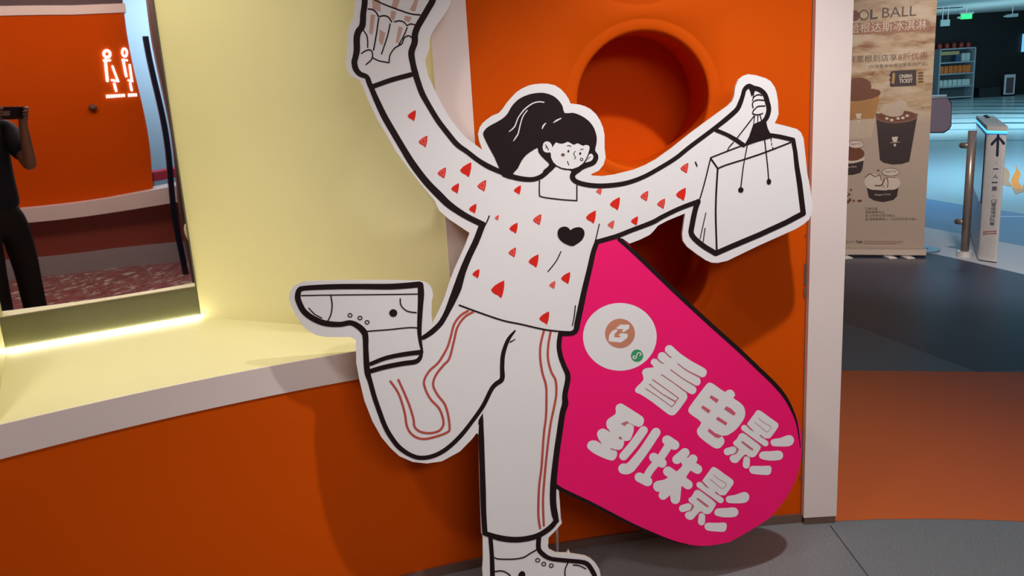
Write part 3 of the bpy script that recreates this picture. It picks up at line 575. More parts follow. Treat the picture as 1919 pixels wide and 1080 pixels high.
g = Art(SP, LW).poly(Go([(440,160),(450,120),(490,98),(530,110),(640,180),(740,245),(760,290),(745,340),(700,362),(650,348),(645,400),(630,450),(610,500),(575,520),(538,520),(533,560),(510,605),(470,622),(440,612),(458,650),(450,700),(420,735),(380,738),(290,705),(200,660),(135,610),(120,570),(140,530),(180,513),(230,520),(275,548),(250,500),(232,440),(255,395),(300,380),(340,395),(372,415),(345,370),(335,320),(360,270),(440,215)]), 2)
g.line(Go([(755,400),(640,560),(530,690)]), 16, 4).line(Go([(895,422),(750,640),(610,815)]), [17,17,19], 4).line(Go([(610,812),(570,835),(530,832)]), [20,20,20], 4)
g = g.build('character', M['white'], sign)
Art(SP, LS).line(Go([(375,415),(355,385)]), 1.6, 1).line(Go([(278,548),(262,520)]), 1.6, 1).poly(Go([(497,325),(570,295),(590,312),(560,335),(542,352)])).poly(Go([(470,488),(490,465),(510,485),(515,505),(490,500)])).poly(Go([(385,597),(440,618),(460,622),(430,628),(380,608)])).line(Go([(590,318),(620,330),(650,352),(640,350)]), .8, 2).build('character_gaps', M['slot'], g)
g = Art(SP, LW)
for P, w in (([(1020,512),(1102,565)],18.5),([(1045,560),(960,690),(905,760)],15),([(905,760),(830,850),(780,940)],14),([(870,705),(962,768)],17.5),([(708,928),(800,975)],18),([(1220,652),(1130,728)],17.5),([(1310,722),(1210,860),(1090,1010)],[17,18,30]),([(1230,755),(1362,838)],17.5),([(1030,862),(1110,920)],18.5),([(1170,950),(1255,1012)],17.5),([(1085,985),(1000,1010),(925,1030)],[26,19,21]),([(1080,1010),(1010,1090),(975,1130)],[26,19,17]),([(1110,1020),(1112,1175)],[24,18])): g.line(Go(P), w, 3)
g.oval(1265, 900, 14.5, 17)
g.build('character', M['white'], sign)

# ------------------------------------------------------------------ rear of the lobby, seen in the mirror
class VPlane:
    def __init__(s, dd): s.dd = dd; s.n = BN
    def at(s, x, y, lay=0.): return vm(x, y, s.dd - lay)
def rz(x, y, dd): return vm(x, y, dd)[2]
RD = 6.0
RB = M['orange_shaded'] = mat('shaded_orange_wall', (.26, .055, .035), .4, noise=.1, nscale=3)  # orange paint darkened in its colour for the weaker light below the rail
def rslab(name, x0, x1, z0, z1, dd, t, mt, ypx=250):
    """upright slab parallel to the mirror: x0, x1 as pixels seen in the mirror, z in metres"""
    p, q = vm(x0, ypx, dd), vm(x1, ypx, dd)
    return B().prism([zt(p, z0), zt(q, z0), zt(q, z1), zt(p, z1)], -BN * t).build(name, mt)
zr0, zr1 = rz(150, 394, RD), rz(150, 372, RD); zb0, zb1 = rz(150, 28, RD), rz(150, 10, RD)
zk = rz(200, 462, RD)
wall_rear = struct(rslab('wall_rear', -900, 268, zr0, zb0, RD, .2, M['orange']))
struct(rslab('wall_rear_top', -900, 268, zb1, CZ - .002, RD + .3, .2, mat('dark_purple_soffit', (.09, .05, .06), .5)))
struct(rslab('trim_6', -900, 272, zb0, zb1, RD - .02, .4, M['trim']))
struct(rslab('trim_7', -900, 335, zr0 - .02, zr1, RD - .14, .34, M['trim']))
struct(rslab('wall_rear_low', -900, 318, max(zk, .06), zr0 - .02, RD - .02, .2, RB))
struct(rslab('baseboard_rear', -900, 318, 0, max(zk, .06), RD - .04, .2, mat('grey_plinth', (.32, .30, .32), .4)))
struct(rslab('wall_side_passage', 240, 560, 0, CZ - .002, RD + 2.2, .1, mat('pale_blue_wall', (.36, .50, .60), .6)))
struct(rslab('wall_passage_end', 316, 420, 0, CZ - .002, RD - .9, .1, mat('brown_panel', (.10, .06, .055), .5)))
o = rslab('passage_post', 298, 309, .0, rz(290, 70, RD - .5), RD - .5, .05, M['blackm']); tag(o, 'slim black post by the bluish passage, seen in the mirror', 'post')
o = rslab('passage_counter', 270, 330, 0, rz(300, 346, RD + 1.6), RD + 1.6, .3, mat('pale_cyan_counter', (.35, .55, .66), .4)); tag(o, 'low pale blue counter in the passage, seen in the mirror', 'counter')
o = rslab('seat_cushion', 270, 330, rz(300, 346, RD + 1.6) + .001, rz(300, 331, RD + 1.6), RD + 1.6, .3, mat('crimson_cushion', (.50, .03, .06), .6)); tag(o, 'crimson cushion lying on the pale blue counter, seen in the mirror', 'cushion')
em = mat('lit_white_sign', (.9, .9, .9), .4, emit=(1, .93, .86), es=3.2)
wc = thing('restroom_sign', 'glowing white restroom pictograms on the orange wall, seen in the mirror', 'sign', vm(220, 140, RD - .01))
VP = VPlane(RD)
L6 = .02
Art(VP, L6).ring(198.5, 103.5, 6.2, 6.2, 4.6).line([(192, 116), (204, 115)], 3.6, 1).line([(195, 115), (196.5, 153)], 5, 1).line([(208, 126), (216, 151)], 3.8, 1).line([(205, 151.5), (217, 152.5)], 3.6, 1).line([(209, 158), (211.5, 171)], 4.6, 1).build('woman_pictogram', em, wc)
Art(VP, L6).ring(233, 100, 4.6, 6.8, 4).line([(228, 113.5), (237, 113.5)], 3.4, 1).line([(229.5, 113), (233, 142)], 4.6, 1).line([(241.5, 122), (243, 149)], 4.2, 1).line([(236.5, 149.5), (244, 150.5)], 3.6, 1).line([(239.5, 155), (241, 168)], 4.2, 1).build('man_pictogram', em, wc)
lt = Art(VP, L6)
for i in range(8): lt.poly([(192.5 + 4.5 * i, 180.2 - .5 * i), (195.6 + 4.5 * i, 179.9 - .5 * i), (195.8 + 4.5 * i, 186 - .6 * i), (192.7 + 4.5 * i, 186.4 - .6 * i)])
for i in range(4): lt.poly([(233.5 + 4.5 * i, 175.4 - .5 * i), (236.6 + 4.5 * i, 175.1 - .5 * i), (236.8 + 4.5 * i, 181 - .6 * i), (233.7 + 4.5 * i, 181.3 - .6 * i)])
o = lt.build('letter_row', em, wc); o['kind'] = 'stuff'
p = vm(168, 205, RD - .03); B().ball(p, .035, .035, .028).build('knob', M['base'], wall_rear); 
# patterned floor film in the rear of the lobby
pm = bpy.data.materials.new('patterned_film'); pm.use_nodes = True; nt = pm.node_tree; bs = nt.nodes['Principled BSDF']; bs.inputs['Roughness'].default_value = .35
tc = nt.nodes.new('ShaderNodeTexCoord'); mp = nt.nodes.new('ShaderNodeMapping'); mp.inputs['Rotation'].default_value = (0, 0, -.51); mp.inputs['Scale'].default_value = (3.2, 9, 1)
nz = nt.nodes.new('ShaderNodeTexNoise'); nz.inputs['Scale'].default_value = 2.2; nz.inputs['Detail'].default_value = 5; nz.inputs['Roughness'].default_value = .7
cr = nt.nodes.new('ShaderNodeValToRGB'); cr.color_ramp.interpolation = 'LINEAR'
e = cr.color_ramp.elements; e[0].position = .36; e[0].color = (.05, .02, .02, 1); e[1].position = .66; e[1].color = (.60, .62, .66, 1)
for ps, c in ((.43, (.22, .04, .035, 1)), (.48, (.34, .12, .11, 1)), (.54, (.10, .03, .03, 1)), (.59, (.62, .48, .36, 1))):
    q = e.new(ps); q.color = c
nt.links.new(tc.outputs['Object'], mp.inputs[0]); nt.links.new(mp.outputs[0], nz.inputs['Vector']); nt.links.new(nz.outputs['Fac'], cr.inputs[0]); nt.links.new(cr.outputs[0], bs.inputs['Base Color'])
def vfl(x, y):      # floor point seen in the mirror through pixel x, y
    f_ = fl(x, y); k = np.dot(f_ - MP, BN); return (f_ - 2 * k * BN)[:2]
floor_patch('patterned_floor_zone', [vfl(*p) for p in ((-250, 500), (60, 470), (200, 458), (360, 452), (600, 445), (600, 520), (360, 541), (240, 551), (150, 545), (70, 556), (-250, 640))], pm, .0012, False)
floor_patch('brown_floor_zone', [vfl(*p) for p in ((-250, 640), (70, 556), (150, 545), (240, 551), (250, 620), (-100, 700))], vinyl('brown_vinyl', (.075, .035, .03)), .0012, False)
rg = [vfl(105 + 66 * math.cos(a), 585 + 24 * math.sin(a)) for a in [i * math.pi / 12 for i in range(24)]]
rg2 = [vfl(105 + 62 * math.cos(a), 585 + 21.5 * math.sin(a)) for a in [i * math.pi / 12 for i in range(24)]]
V = [(p[0], p[1], .0018) for p in rg + rg2]
mesh('floor_ring', V, [(i, (i + 1) % 24, 24 + (i + 1) % 24, 24 + i) for i in range(24)], vinyl('ring_pale', (.55, .42, .38)), floor)

# ------------------------------------------------------------------ photographer
ET = BD
def skin(name, J, E_, R, mt, parent, lvl=2, root=0):
    me = bpy.data.meshes.new(name); off = np.array(parent.location)
    me.from_pydata([tuple(np.array(j) - off) for j in J], E_, []); me.update()
    o = link(name, me, mt, parent)
    md_ = o.modifiers.new('skin', 'SKIN'); md_.use_smooth_shade = True
    if len(me.skin_vertices) == 0: raise RuntimeError('skin layer')
    for i, r in enumerate(R):
        sv = me.skin_vertices[0].data[i]; sv.radius = (r, r) if np.isscalar(r) else r; sv.use_root = (i == root)
    ss = o.modifiers.new('subd', 'SUBSURF'); ss.levels = lvl; ss.render_levels = lvl
    return o
PB = np.array([.05, -.43, 0.]); ra = math.radians(12)
def pl(x, y, z): return np.array([PB[0] + x * math.cos(ra) - y * math.sin(ra), PB[1] + x * math.sin(ra) + y * math.cos(ra), z])
person = thing('person', 'person in dark T-shirt and trousers raising a phone with both hands, seen in the mirror', 'person', PB)
skm = mat('skin_tone', (.34, .19, .13), .5, noise=.05); shm = mat('navy_tshirt', (.018, .022, .035), .85, noise=.2, nscale=30); trm = mat('dark_trousers', (.020, .018, .018), .85, noise=.2, nscale=20)
hm = mat('dark_hair', (.012, .010, .010), .5); som = mat('black_shoe', (.015, .014, .015), .5)
PC_ = CAM - FWD * .014 + RT * .035           # middle of the phone
eR = CAM + ET * .085 - BN * .16; eR = np.array([eR[0], eR[1], 1.165])
wR = PC_ + RT * .088 - UP * .075 - FWD * .02; hR = PC_ + RT * .083 - UP * .02 - FWD * .012
eL = pl(-.27, .10, 1.15); wL = PC_ - RT * .088 - UP * .07 - FWD * .02; hL = PC_ - RT * .083 - UP * .02 - FWD * .012
J = [pl(0, 0, .93), pl(0, .01, 1.12), pl(0, .0, 1.30), pl(0, -.01, 1.43), pl(0, .005, 1.50), pl(0, .02, 1.55),
     pl(.17, 0, 1.40), eR, wR, hR, pl(-.17, 0, 1.40), eL, wL, hL,
     pl(.09, 0, .88), pl(.10, .01, .50), pl(.10, -.02, .10), pl(.105, .10, .045), pl(-.09, 0, .88), pl(-.11, .03, .50), pl(-.12, .0, .10), pl(-.125, .12, .045)]
E1 = [(0, 1), (1, 2), (2, 3), (3, 4), (4, 5), (3, 6), (6, 7), (7, 8), (8, 9), (3, 10), (10, 11), (11, 12), (12, 13), (0, 14), (14, 15), (15, 16), (16, 17), (0, 18), (18, 19), (19, 20), (20, 21)]
R1 = [.12, .11, .125, .075, .050, .052, .055, .040, .026, .026, .055, .040, .026, .026, .085, .055, .038, .032, .085, .055, .038, .032]
skin('body', J, E1, R1, skm, person)
# head with face
hc = pl(0, .045, 1.635)
hb = B().ball(hc, .076, .095, .112, 20, 14)
hb.build('head', skm, person, True)
B().ball(hc + np.array([0, -.018, .022]), .085, .098, .108, 18, 12).build('hair', hm, person, True)
fd = np.array([-math.sin(ra), math.cos(ra), 0]); rd = np.array([math.cos(ra), math.sin(ra), 0])
B().tube(hc + fd * .085 + np.array([0, 0, .012]), hc + fd * .112 - np.array([0, 0, .022]), .008, .015, 10).build('nose', skm, person, True)
for sgn in (-1, 1):
    B().ball(hc + rd * .079 * sgn - fd * .005 - np.array([0, 0, .008]), .012, .020, .032, 10, 8).build('ear', skm, person, True)
    B().ball(hc + rd * .030 * sgn + fd * .082 + np.array([0, 0, .012]), .013, .010, .008, 10, 8).build('eye', mat('eye_white', (.7, .7, .68), .2), person, True)
B().ball(hc + fd * .083 - np.array([0, 0, .050]), .025, .008, .007, 12, 8).build('mouth', mat('lip', (.30, .10, .08), .5), person, True)
# clothes
def mid(a, b, t): return a * (1 - t) + b * t
JS = [pl(0, 0, .86), pl(0, .01, 1.02), pl(0, .01, 1.15), pl(0, .0, 1.30), pl(0, -.01, 1.42), J[6], mid(J[6], eR, .75), J[10], mid(J[10], eL, .75)]
skin('t_shirt', JS, [(0, 1), (1, 2), (2, 3), (3, 4), (4, 5), (5, 6), (4, 7), (7, 8)], [(.185, .14), (.17, .13), (.165, .13), (.17, .135), (.085, .08), .078, .066, .078, .066], shm, person)
skin('trousers', [pl(0, 0, .96), pl(0, 0, .88), pl(.095, 0, .78), pl(.105, .01, .50), pl(.105, -.02, .09), pl(-.095, 0, .78), pl(-.115, .03, .50), pl(-.125, .0, .09)],
     [(0, 1), (1, 2), (2, 3), (3, 4), (1, 5), (5, 6), (6, 7)], [.14, .145, .11, .09, .075, .11, .09, .075], trm, person)
for sx, y0 in ((.105, -.02), (-.125, 0.)):
    skin('shoe', [pl(sx, y0 - .06, .045), pl(sx, y0 + .04, .05), pl(sx, y0 + .13, .04), pl(sx, y0 + .19, .032)], [(0, 1), (1, 2), (2, 3)], [.042, .045, .042, .030], som, person)
# hands: palm and five fingers, closed round the ends of the phone
for sd, hh, ww in ((1, hR, wR), (-1, hL, wL)):
    o_ = RT * sd
    skin('hand_palm', [ww, hh, hh + UP * .030 - FWD * .004], [(0, 1), (1, 2)], [(.024, .017), (.034, .016), (.030, .014)], skm, person, 2)
    for k, (dz, ln) in enumerate(((.045, .95), (.022, 1.05), (.0, 1.0), (-.022, .8))):
        b0 = hh + UP * (dz * .8 + .005) + o_ * .004
        b1 = b0 + FWD * .022 + o_ * .010 + UP * .010; b2 = b1 + FWD * .016 * ln - o_ * .020 * ln; b3 = b2 - o_ * .022 * ln - FWD * .004
        skin('finger', [b0, b1, b2, b3], [(0, 1), (1, 2), (2, 3)], [.0095, .009, .008, .0065], skm, person, 1)
    t0 = hh - UP * .012 - o_ * .012; t1 = t0 - o_ * .028 + UP * .012 - FWD * .010; t2 = t1 - o_ * .022 + UP * .016
    skin('thumb', [t0, t1, t2], [(0, 1), (1, 2)], [.0115, .0105, .0085], skm, person, 1)
ph = thing('smartphone', 'black smartphone held sideways in both hands, seen in the mirror', 'phone', PC_)
def obox(c, a, b_, c_, ha, hb_, hc_):
    V = [c + a * ha * i + b_ * hb_ * j + c_ * hc_ * k for k in (-1, 1) for i, j in ((-1, -1), (1, -1), (1, 1), (-1, 1))]
    return B().add(V, [(3, 2, 1, 0), (4, 5, 6, 7), (0, 1, 5, 4), (1, 2, 6, 5), (2, 3, 7, 6), (3, 0, 4, 7)])
pb = obox(PC_, RT, UP, FWD, .080, .0375, .004).build('phone_body', M['blackm'], ph)
obox(PC_ - RT * .03 + FWD * .0045, RT, UP, FWD, .022, .014, .001).build('camera_bump', M['dsteel'], ph)
obox(PC_ - FWD * .0045, RT, UP, FWD, .075, .034, .0004).build('phone_screen', mat('phone_screen_glass', (.03, .03, .035), .1, emit=(.5, .35, .25), es=.25), ph)

# ------------------------------------------------------------------ roll-up banner
TX = {}
def text_mesh(name, body, pl_, A_, B__, hpx, mt, parent, lay=.001, bold=0., font_sx=None):
    """text whose baseline runs from pixel A_ to pixel B__ on panel pl_, letters hpx pixels high"""
    c = bpy.data.curves.new(name, 'FONT'); c.body = body; c.offset = bold if body.isascii() else 0.; c.resolution_u = 2
    o = bpy.data.objects.new(name, c); C.objects.link(o)
    me = bpy.data.meshes.new_from_object(o.evaluated_get(bpy.context.evaluated_depsgraph_get()))
    bpy.data.objects.remove(o); bpy.data.curves.remove(c)
    n = len(me.vertices); co = np.empty(n * 3); me.vertices.foreach_get('co', co); co = co.reshape(-1, 3)
    x0, x1, y0, y1 = co[:, 0].min(), co[:, 0].max(), co[:, 1].min(), co[:, 1].max()
    pa, pb_ = pl_.at(*A_, lay), pl_.at(*B__, lay); u = pb_ - pa
    hgt = np.linalg.norm(pl_.at(A_[0], A_[1] - hpx, lay) - pa); v = pl_.up * hgt
    P = pa + np.outer((co[:, 0] - x0) / (x1 - x0), u) + np.outer((co[:, 1] - y0) / (y1 - y0), v)
    off = np.array(parent.location); P = P - off
    me.vertices.foreach_set('co', P.ravel()); me.update()
    me.name = name
    return link(name, me, mt, parent)
a, b_ = fl(1576, 479.5), fl(1733, 481)
ud = (b_ - a) / np.linalg.norm(b_ - a); UZ = np.array([0, 0, 1.])
bn_p = b_ - ud * .85
BP = Plane(ud, UZ, b_)
banner = thing('rollup_banner', 'beige roll-up banner advertising ice cream, coffee cups and cinema tickets', 'banner', bn_p + ud * .42)
bm_ = bpy.data.materials.new('banner_print'); bm_.use_nodes = True; nt = bm_.node_tree; bs = nt.nodes['Principled BSDF']; bs.inputs['Roughness'].default_value = .5
tc = nt.nodes.new('ShaderNodeTexCoord'); mp = nt.nodes.new('ShaderNodeMapping'); mp.inputs['Rotation'].default_value = (0, -.45, 0); mp.inputs['Scale'].default_value = (2.2, 2.2, 7)
nz = nt.nodes.new('ShaderNodeTexNoise'); nz.inputs['Scale'].default_value = 1.5; nz.inputs['Detail'].default_value = 6; nz.inputs['Roughness'].default_value = .62
cr = nt.nodes.new('ShaderNodeValToRGB'); e = cr.color_ramp.elements; e[0].position = .36; e[0].color = (.24, .09, .025, 1); e[1].position = .60; e[1].color = (.56, .44, .30, 1); q = e.new(.46); q.color = (.44, .30, .17, 1)
sp_ = nt.nodes.new('ShaderNodeSeparateXYZ'); mr = nt.nodes.new('ShaderNodeMapRange'); mr.inputs['From Min'].default_value = 1.02; mr.inputs['From Max'].default_value = 1.14
mx = nt.nodes.new('ShaderNodeMixRGB'); mx.inputs[1].default_value = (.44, .34, .26, 1)
nt.links.new(tc.outputs['Object'], mp.inputs[0]); nt.links.new(mp.outputs[0], nz.inputs['Vector']); nt.links.new(nz.outputs['Fac'], cr.inputs[0]); nt.links.new(tc.outputs['Object'], sp_.inputs[0]); nt.links.new(sp_.outputs[2], mr.inputs[0]); nt.links.new(mr.outputs[0], mx.inputs[0]); nt.links.new(cr.outputs[0], mx.inputs[2]); nt.links.new(mx.outputs[0], bs.inputs['Base Color'])
BNn = BP.n
cv = [zt(bn_p, .055), zt(b_ - ud * .012, .055), zt(b_ - ud * .012, 2.05), zt(bn_p, 2.05)]
B().prism(cv, -BNn * .0006).build('banner_sheet', bm_, banner)
cb = [bn_p - ud * .01, b_ + ud * .004]
prof = [(-.045, .012), (-.05, .022), (-.04, .062), (0, .070), (.045, .062), (.055, .02), (.045, .012)]
V = []; F = []
for p in cb:
    for dy, dz in prof: V.append(p - BNn * .0 + BNn * (-dy * 1.0) * -1 * .9 + UZ * dz)
k = len(prof); F = [(i, (i + 1) % k, k + (i + 1) % k, k + i) for i in range(k)] + [tuple(range(k)), tuple(range(k, 2 * k))[::-1]]
cs = B().add(V, F).build('banner_cassette', mat('champagne_aluminium', (.42, .34, .27), .4, metal=.3), banner)
B().box(zt(b_ + ud * .004, .066) , .03, .02, .006, math.atan2(ud[1], ud[0])).build('end_clip', M['blackm'], banner)
B().box(zt(bn_p + ud * .42, 2.06), .86, .02, .03, math.atan2(ud[1], ud[0])).build('top_rail', M['steel'], banner)
gl = mat('blue_tinted_acrylic', (.25, .35, .55), .1, spec=.8); gl.node_tree.nodes['Principled BSDF'].inputs['Transmission Weight'].default_value = .5
B().tube(fl(1728, 470) + UZ * .004, fl(1728, 470) + UZ * .016, .13, n=32).build('foot_disc', gl, banner)
for px_ in (1585, 1667, 1700):
    q = fl(px_, 483.5); B().box(q + UZ * .006, .06, .12, .010, math.atan2(ud[1], ud[0]) + .4).build('foot', M['steel'], banner)
db = mat('dark_brown_print', (.055, .028, .018), .5); bw = mat('cream_print', (.62, .52, .42), .5); rb = mat('rust_print', (.22, .06, .03), .5); ch_ = mat('chocolate_print', (.15, .045, .015), .5, noise=.4, nscale=60)
og = mat('amber_print', (.38, .18, .045), .5, noise=.2, nscale=8); cg = mat('cafe_black_print', (.035, .018, .016), .5); gd = mat('gold_print', (.40, .24, .08), .5); paleg = mat('pale_cream_print', (.50, .40, .29), .5, noise=.1, nscale=20)
text_mesh('headline_letters', 'L', BP, (1630, 37), (1645, 35), 19, db, banner, .0012, .02)
text_mesh('headline_letters', 'BALL', BP, (1653, 33.5), (1717, 29.5), 19, db, banner, .0012, .0)
Art(BP, .0011).oval(1601, 29.5, 10, 10.2).build('headline_ball', ch_, banner)
Art(BP, .0013).ring(1619, 28, 8.4, 8.8, 2.2).build('headline_ring', db, banner)
Art(BP, .0009).line([(1575, 54), (1640, 53), (1733, 47)], 22, 3).build('title_backing', mat('tan_brown_print', (.30, .13, .06), .5), banner)
text_mesh('title_letters', '哈根达斯冰淇淋', BP, (1592, 63), (1736, 55), 19, bw, banner, .0016, .03)
text_mesh('offer_letters', '影院票根到店享', BP, (1574, 119), (1681, 114), 13, db, banner, .0012, .01)
text_mesh('offer_letters', '8折优惠', BP, (1683, 114), (1738, 111), 14, rb, banner, .0012, .02)
text_mesh('note_letters', '(仅限整单哈根达斯系列产品)', BP, (1628, 130), (1738, 124), 8, db, banner, .0012, .005)
tk = Art(BP, .0012).poly([(1669,136),(1671,133),(1717,130.5),(1717,160.5),(1669,163),(1667,158),(1669,154),(1666,150),(1669,145),(1666,141)]).build('ticket_print', cg, banner)
Art(BP, .0012).poly([(1719,133),(1731,132),(1731,158),(1719,159)]).build('ticket_stub_print', gd, banner)
Art(BP, .0016).line([(1675,139),(1673.5,155)], 5, 1).build('ticket_seal_print', gd, banner)
for i in range(4): Art(BP, .0016).line([(1722, 137 + 5.5 * i), (1728.5, 136.6 + 5.5 * i)], 2.6, 1).build('stub_mark', cg, banner)
text_mesh('ticket_letters', 'CINEMA', BP, (1684.5, 147), (1710, 145.5), 7, bw, banner, .002, .03)
text_mesh('ticket_letters', 'TICKET', BP, (1685, 156), (1710, 154.5), 7.5, bw, banner, .002, .03)
def bp_(P, mt, nm, lay=.0012, sm=0): return Art(BP, lay).poly(P, sm).build(nm, mt, banner)
# tall pale cup with scoop, dark cup, two tubs
bp_([(1540,185),(1590,190),(1625,188),(1646,178),(1645,200),(1641,222),(1632,258),(1585,262),(1560,260),(1540,255)], paleg, 'cup_print')
bp_([(1540,185),(1590,191),(1625,188),(1648,177),(1644,205),(1638,222),(1590,226),(1540,224)], og, 'cup_drink_print', .0016)
bp_([(1570,176),(1600,164),(1640,167),(1650,172),(1646,180),(1620,188),(1590,190),(1570,188)], ch_, 'cup_rim_print', .0019, 2)
Art(BP, .0023).oval(1612, 161, 21, 15.5, rot=.1).build('scoop_print', ch_, banner)
def logo(x, y, s, mt=bw):
    Art(BP, .0030).poly([(x-6*s,y-6*s),(x+6*s,y-7*s),(x+3.6*s,y+3*s),(x-3.6*s,y+3*s)]).line([(x-9*s,y+4.5*s),(x+9*s,y+3.5*s)], .7*s, 1).oval(x, y+9*s, 2.4*s, 2.6*s, 12).build('cup_logo', mt, banner)
logo(1609, 219, .95)
bp_([(1641,213),(1720,213),(1704,303),(1690,307.5),(1672,308.5),(1656,305),(1649,300)], cg, 'dark_cup_print', .0014)
Art(BP, .0018).oval(1680, 219, 39.5, 12, rot=-.03).build('dark_cup_rim_print', mat('cup_rim_brown', (.20, .09, .06), .5), banner)
Art(BP, .0022).oval(1680, 218, 36, 9.5, rot=-.03).build('coffee_surface_print', ch_, banner)
bp_([(1648,208),(1658,196),(1672,192),(1690,186),(1700,196),(1694,208),(1690,216),(1675,219),(1660,216)], paleg, 'cream_swirl_print', .0026, 2)
for x, y in ((1662,222),(1671,225),(1683,222),(1692,221),(1700,217)): Art(BP, .0027).oval(x, y, 3.5, 2.6, 10).build('ice_print', bw, banner)
logo(1677, 263, 1.0)
bp_([(1560,306),(1585,305),(1600,303.5),(1619,299),(1616,318),(1612,324),(1598,328),(1575,328),(1560,326)], cg, 'tub_print')
bp_([(1560,300),(1585,303),(1605,301),(1621,294),(1619,301),(1600,306),(1560,308)], bw, 'tub_rim_print', .0016)
Art(BP, .0019).oval(1598, 288, 22, 13).build('scoop_print', ch_, banner)
Art(BP, .0024).oval(1604, 270.5, 15, 7.2).build('topper_print', bw, banner); Art(BP, .0026).ring(1604, 270.5, 15, 7.2, .8, 32).build('topper_rim_print', db, banner)
text_mesh('topper_letters', 'Häagen-Dazs', BP, (1592.5, 272.5), (1615.5, 271.5), 4, db, banner, .0030, .01)
text_mesh('tub_letters', 'Häagen-Dazs', BP, (1579, 317), (1605, 314.5), 4.5, bw, banner, .0030, .01)
bp_([(1624,350),(1640,355),(1660,356),(1684,350),(1681,368),(1674,375),(1655,379),(1638,376),(1628,370)], cg, 'tub_print')
bp_([(1621,344),(1640,351),(1660,352),(1687,345),(1684,351),(1660,357),(1640,356),(1624,352)], bw, 'tub_rim_print', .0016)
Art(BP, .0019).oval(1638, 341, 18, 15).build('scoop_print', bw, banner); Art(BP, .0021).oval(1671, 343, 16, 13).build('scoop_print', bw, banner)
Art(BP, .0026).line([(1622,332),(1630,326),(1640,331),(1648,328),(1652,338)], 1.6).line([(1662,333),(1664,342),(1663,351)], 1.6).line([(1658,334),(1668,332),(1680,333)], 1.2).line([(1640,348),(1652,347),(1657,336)], 2.4).build('sauce_print', ch_, banner)
Art(BP, .0028).oval(1669, 322.5, 16, 7.2).build('topper_print', bw, banner); Art(BP, .0030).ring(1669, 322.5, 16, 7.2, .8, 32).build('topper_rim_print', db, banner)
text_mesh('topper_letters', 'Häagen-Dazs', BP, (1658, 324.3), (1680, 323), 4, db, banner, .0034, .01)
text_mesh('tub_letters', 'Häagen-Dazs', BP, (1639, 368), (1669, 366.5), 4.5, bw, banner, .0030, .01)
bt = Art(BP, .0014)
for i in range(46):
    bt.oval(1583 + random.gauss(0, 9), 372 + random.gauss(0, 8), 2.6, 1.8, 8, random.random() * 3)
bt.oval(1611, 376.5, 4.6, 2.3, 12).oval(1646, 319.5, 2.3, 1.6, 10)
o = bt.build('coffee_beans_print', ch_, banner); o['kind'] = 'stuff'
for t, y, x1 in (('口味任选:', 394, 1645), ('经典香草冰x2', 400.5, 1657), ('或 比利时巧克力味x2', 407, 1677), ('或 经典香草味x1 + 比利时巧克力味x1', 413.5, 1718)):
    text_mesh('flavour_letters', t, BP, (1621.5, y), (x1, y - .3), 5.2, db, banner, .0012, .0)
text_mesh('slogan_letters', 'for Barista', BP, (1577, 456), (1601, 455.8), 5.5, mat('grey_brown_print', (.22, .16, .12), .5), banner, .0012, 0)
text_mesh('slogan_letters', 'Taste', BP, (1603.5, 456), (1616, 455.8), 5.5, db, banner, .0012, .03)
Art(BP, .0012).line([(1619,452.3),(1693,452.6)], .6, 1).line([(1619,455.2),(1690,455.4)], .6, 1).line([(1619,457.3),(1680,457.5)], .5, 1).build('small_print_rules', rb, banner)

# ------------------------------------------------------------------ ticket gate post
g0 = fl(1850, 237, .995); g1 = fl(1889.5, 237.5, .995); gb1 = fl(1863, 215, .995); gb0 = fl(1828.6, 219.4, .995)
wd_ = (g1 - g0); gw = np.linalg.norm(wd_); wd_ /= gw; ld = ((gb0 - g0) + (gb1 - g1)) / 2; ld[2] = 0; gl_ = np.linalg.norm(ld); ld /= gl_
gc = (g0 + g1) / 2; gc0 = np.array([gc[0], gc[1], 0])
gate = thing('ticket_gate', 'steel ticket gate post with blue light band and upward arrow', 'gate', gc0)
def rprism(zz0, zz1, w, l0, l1, mt, name, r=.5):
    pts = []
    for i in range(9):
        a_ = math.pi * i / 8; pts.append(gc0 - wd_ * math.cos(a_) * w / 2 - ld * math.sin(a_) * w * r * .5 + ld * l0)
    pts += [gc0 + wd_ * w / 2 + ld * l1, gc0 - wd_ * w / 2 + ld * l1]
    return B().prism([zt(p, zz0) for p in pts], (0, 0, zz1 - zz0)).build(name, mt, gate)
rprism(.012, .945, gw * .95, .03, gl_, M['steel'], 'post_body', .25)
rprism(0, .012, gw * .88, .04, gl_, M['blackm'], 'post_plinth', .25)
rprism(.955, .965, gw * .98, .01, gl_, mat('blue_glow', (.1, .5, .9), .3, emit=(.05, .42, 1.0), es=2.2), 'light_band', .1)
rprism(.944, .955, gw * .99, .01, gl_, mat('blue_glow_deep', (.1, .4, .9), .3, emit=(.04, .35, 1.0), es=1.5), 'light_band', .1)
rprism(.965, .995, gw, .005, gl_, mat('ivory_cap', (.55, .53, .48), .4), 'post_cap', .08)
sideL = gc0 - wd_ * (gw * .48)
B().prism([zt(sideL + ld * .10, .42), zt(sideL + ld * gl_ * .92, .42), zt(sideL + ld * gl_ * .92, .93), zt(sideL + ld * .10, .93)], -wd_ * .006).build('side_glass', M['blackm'], gate)
for t in (.78, .93): B().ball(zt(gc0 + ld * gl_ * t, 1.0), .02, .02, .008).build('cap_button', M['blackm'], gate)
GP = Plane(wd_, UZ, gc0 + ld * .0095)
nv = mat('navy_print', (.02, .025, .06), .4)
Art(GP, .0004).line([(1870.5, 254), (1869, 291)], 5, 1).line([(1859, 270), (1871, 256.5), (1881, 268)], 5, 1).build('arrow_print', nv, gate)
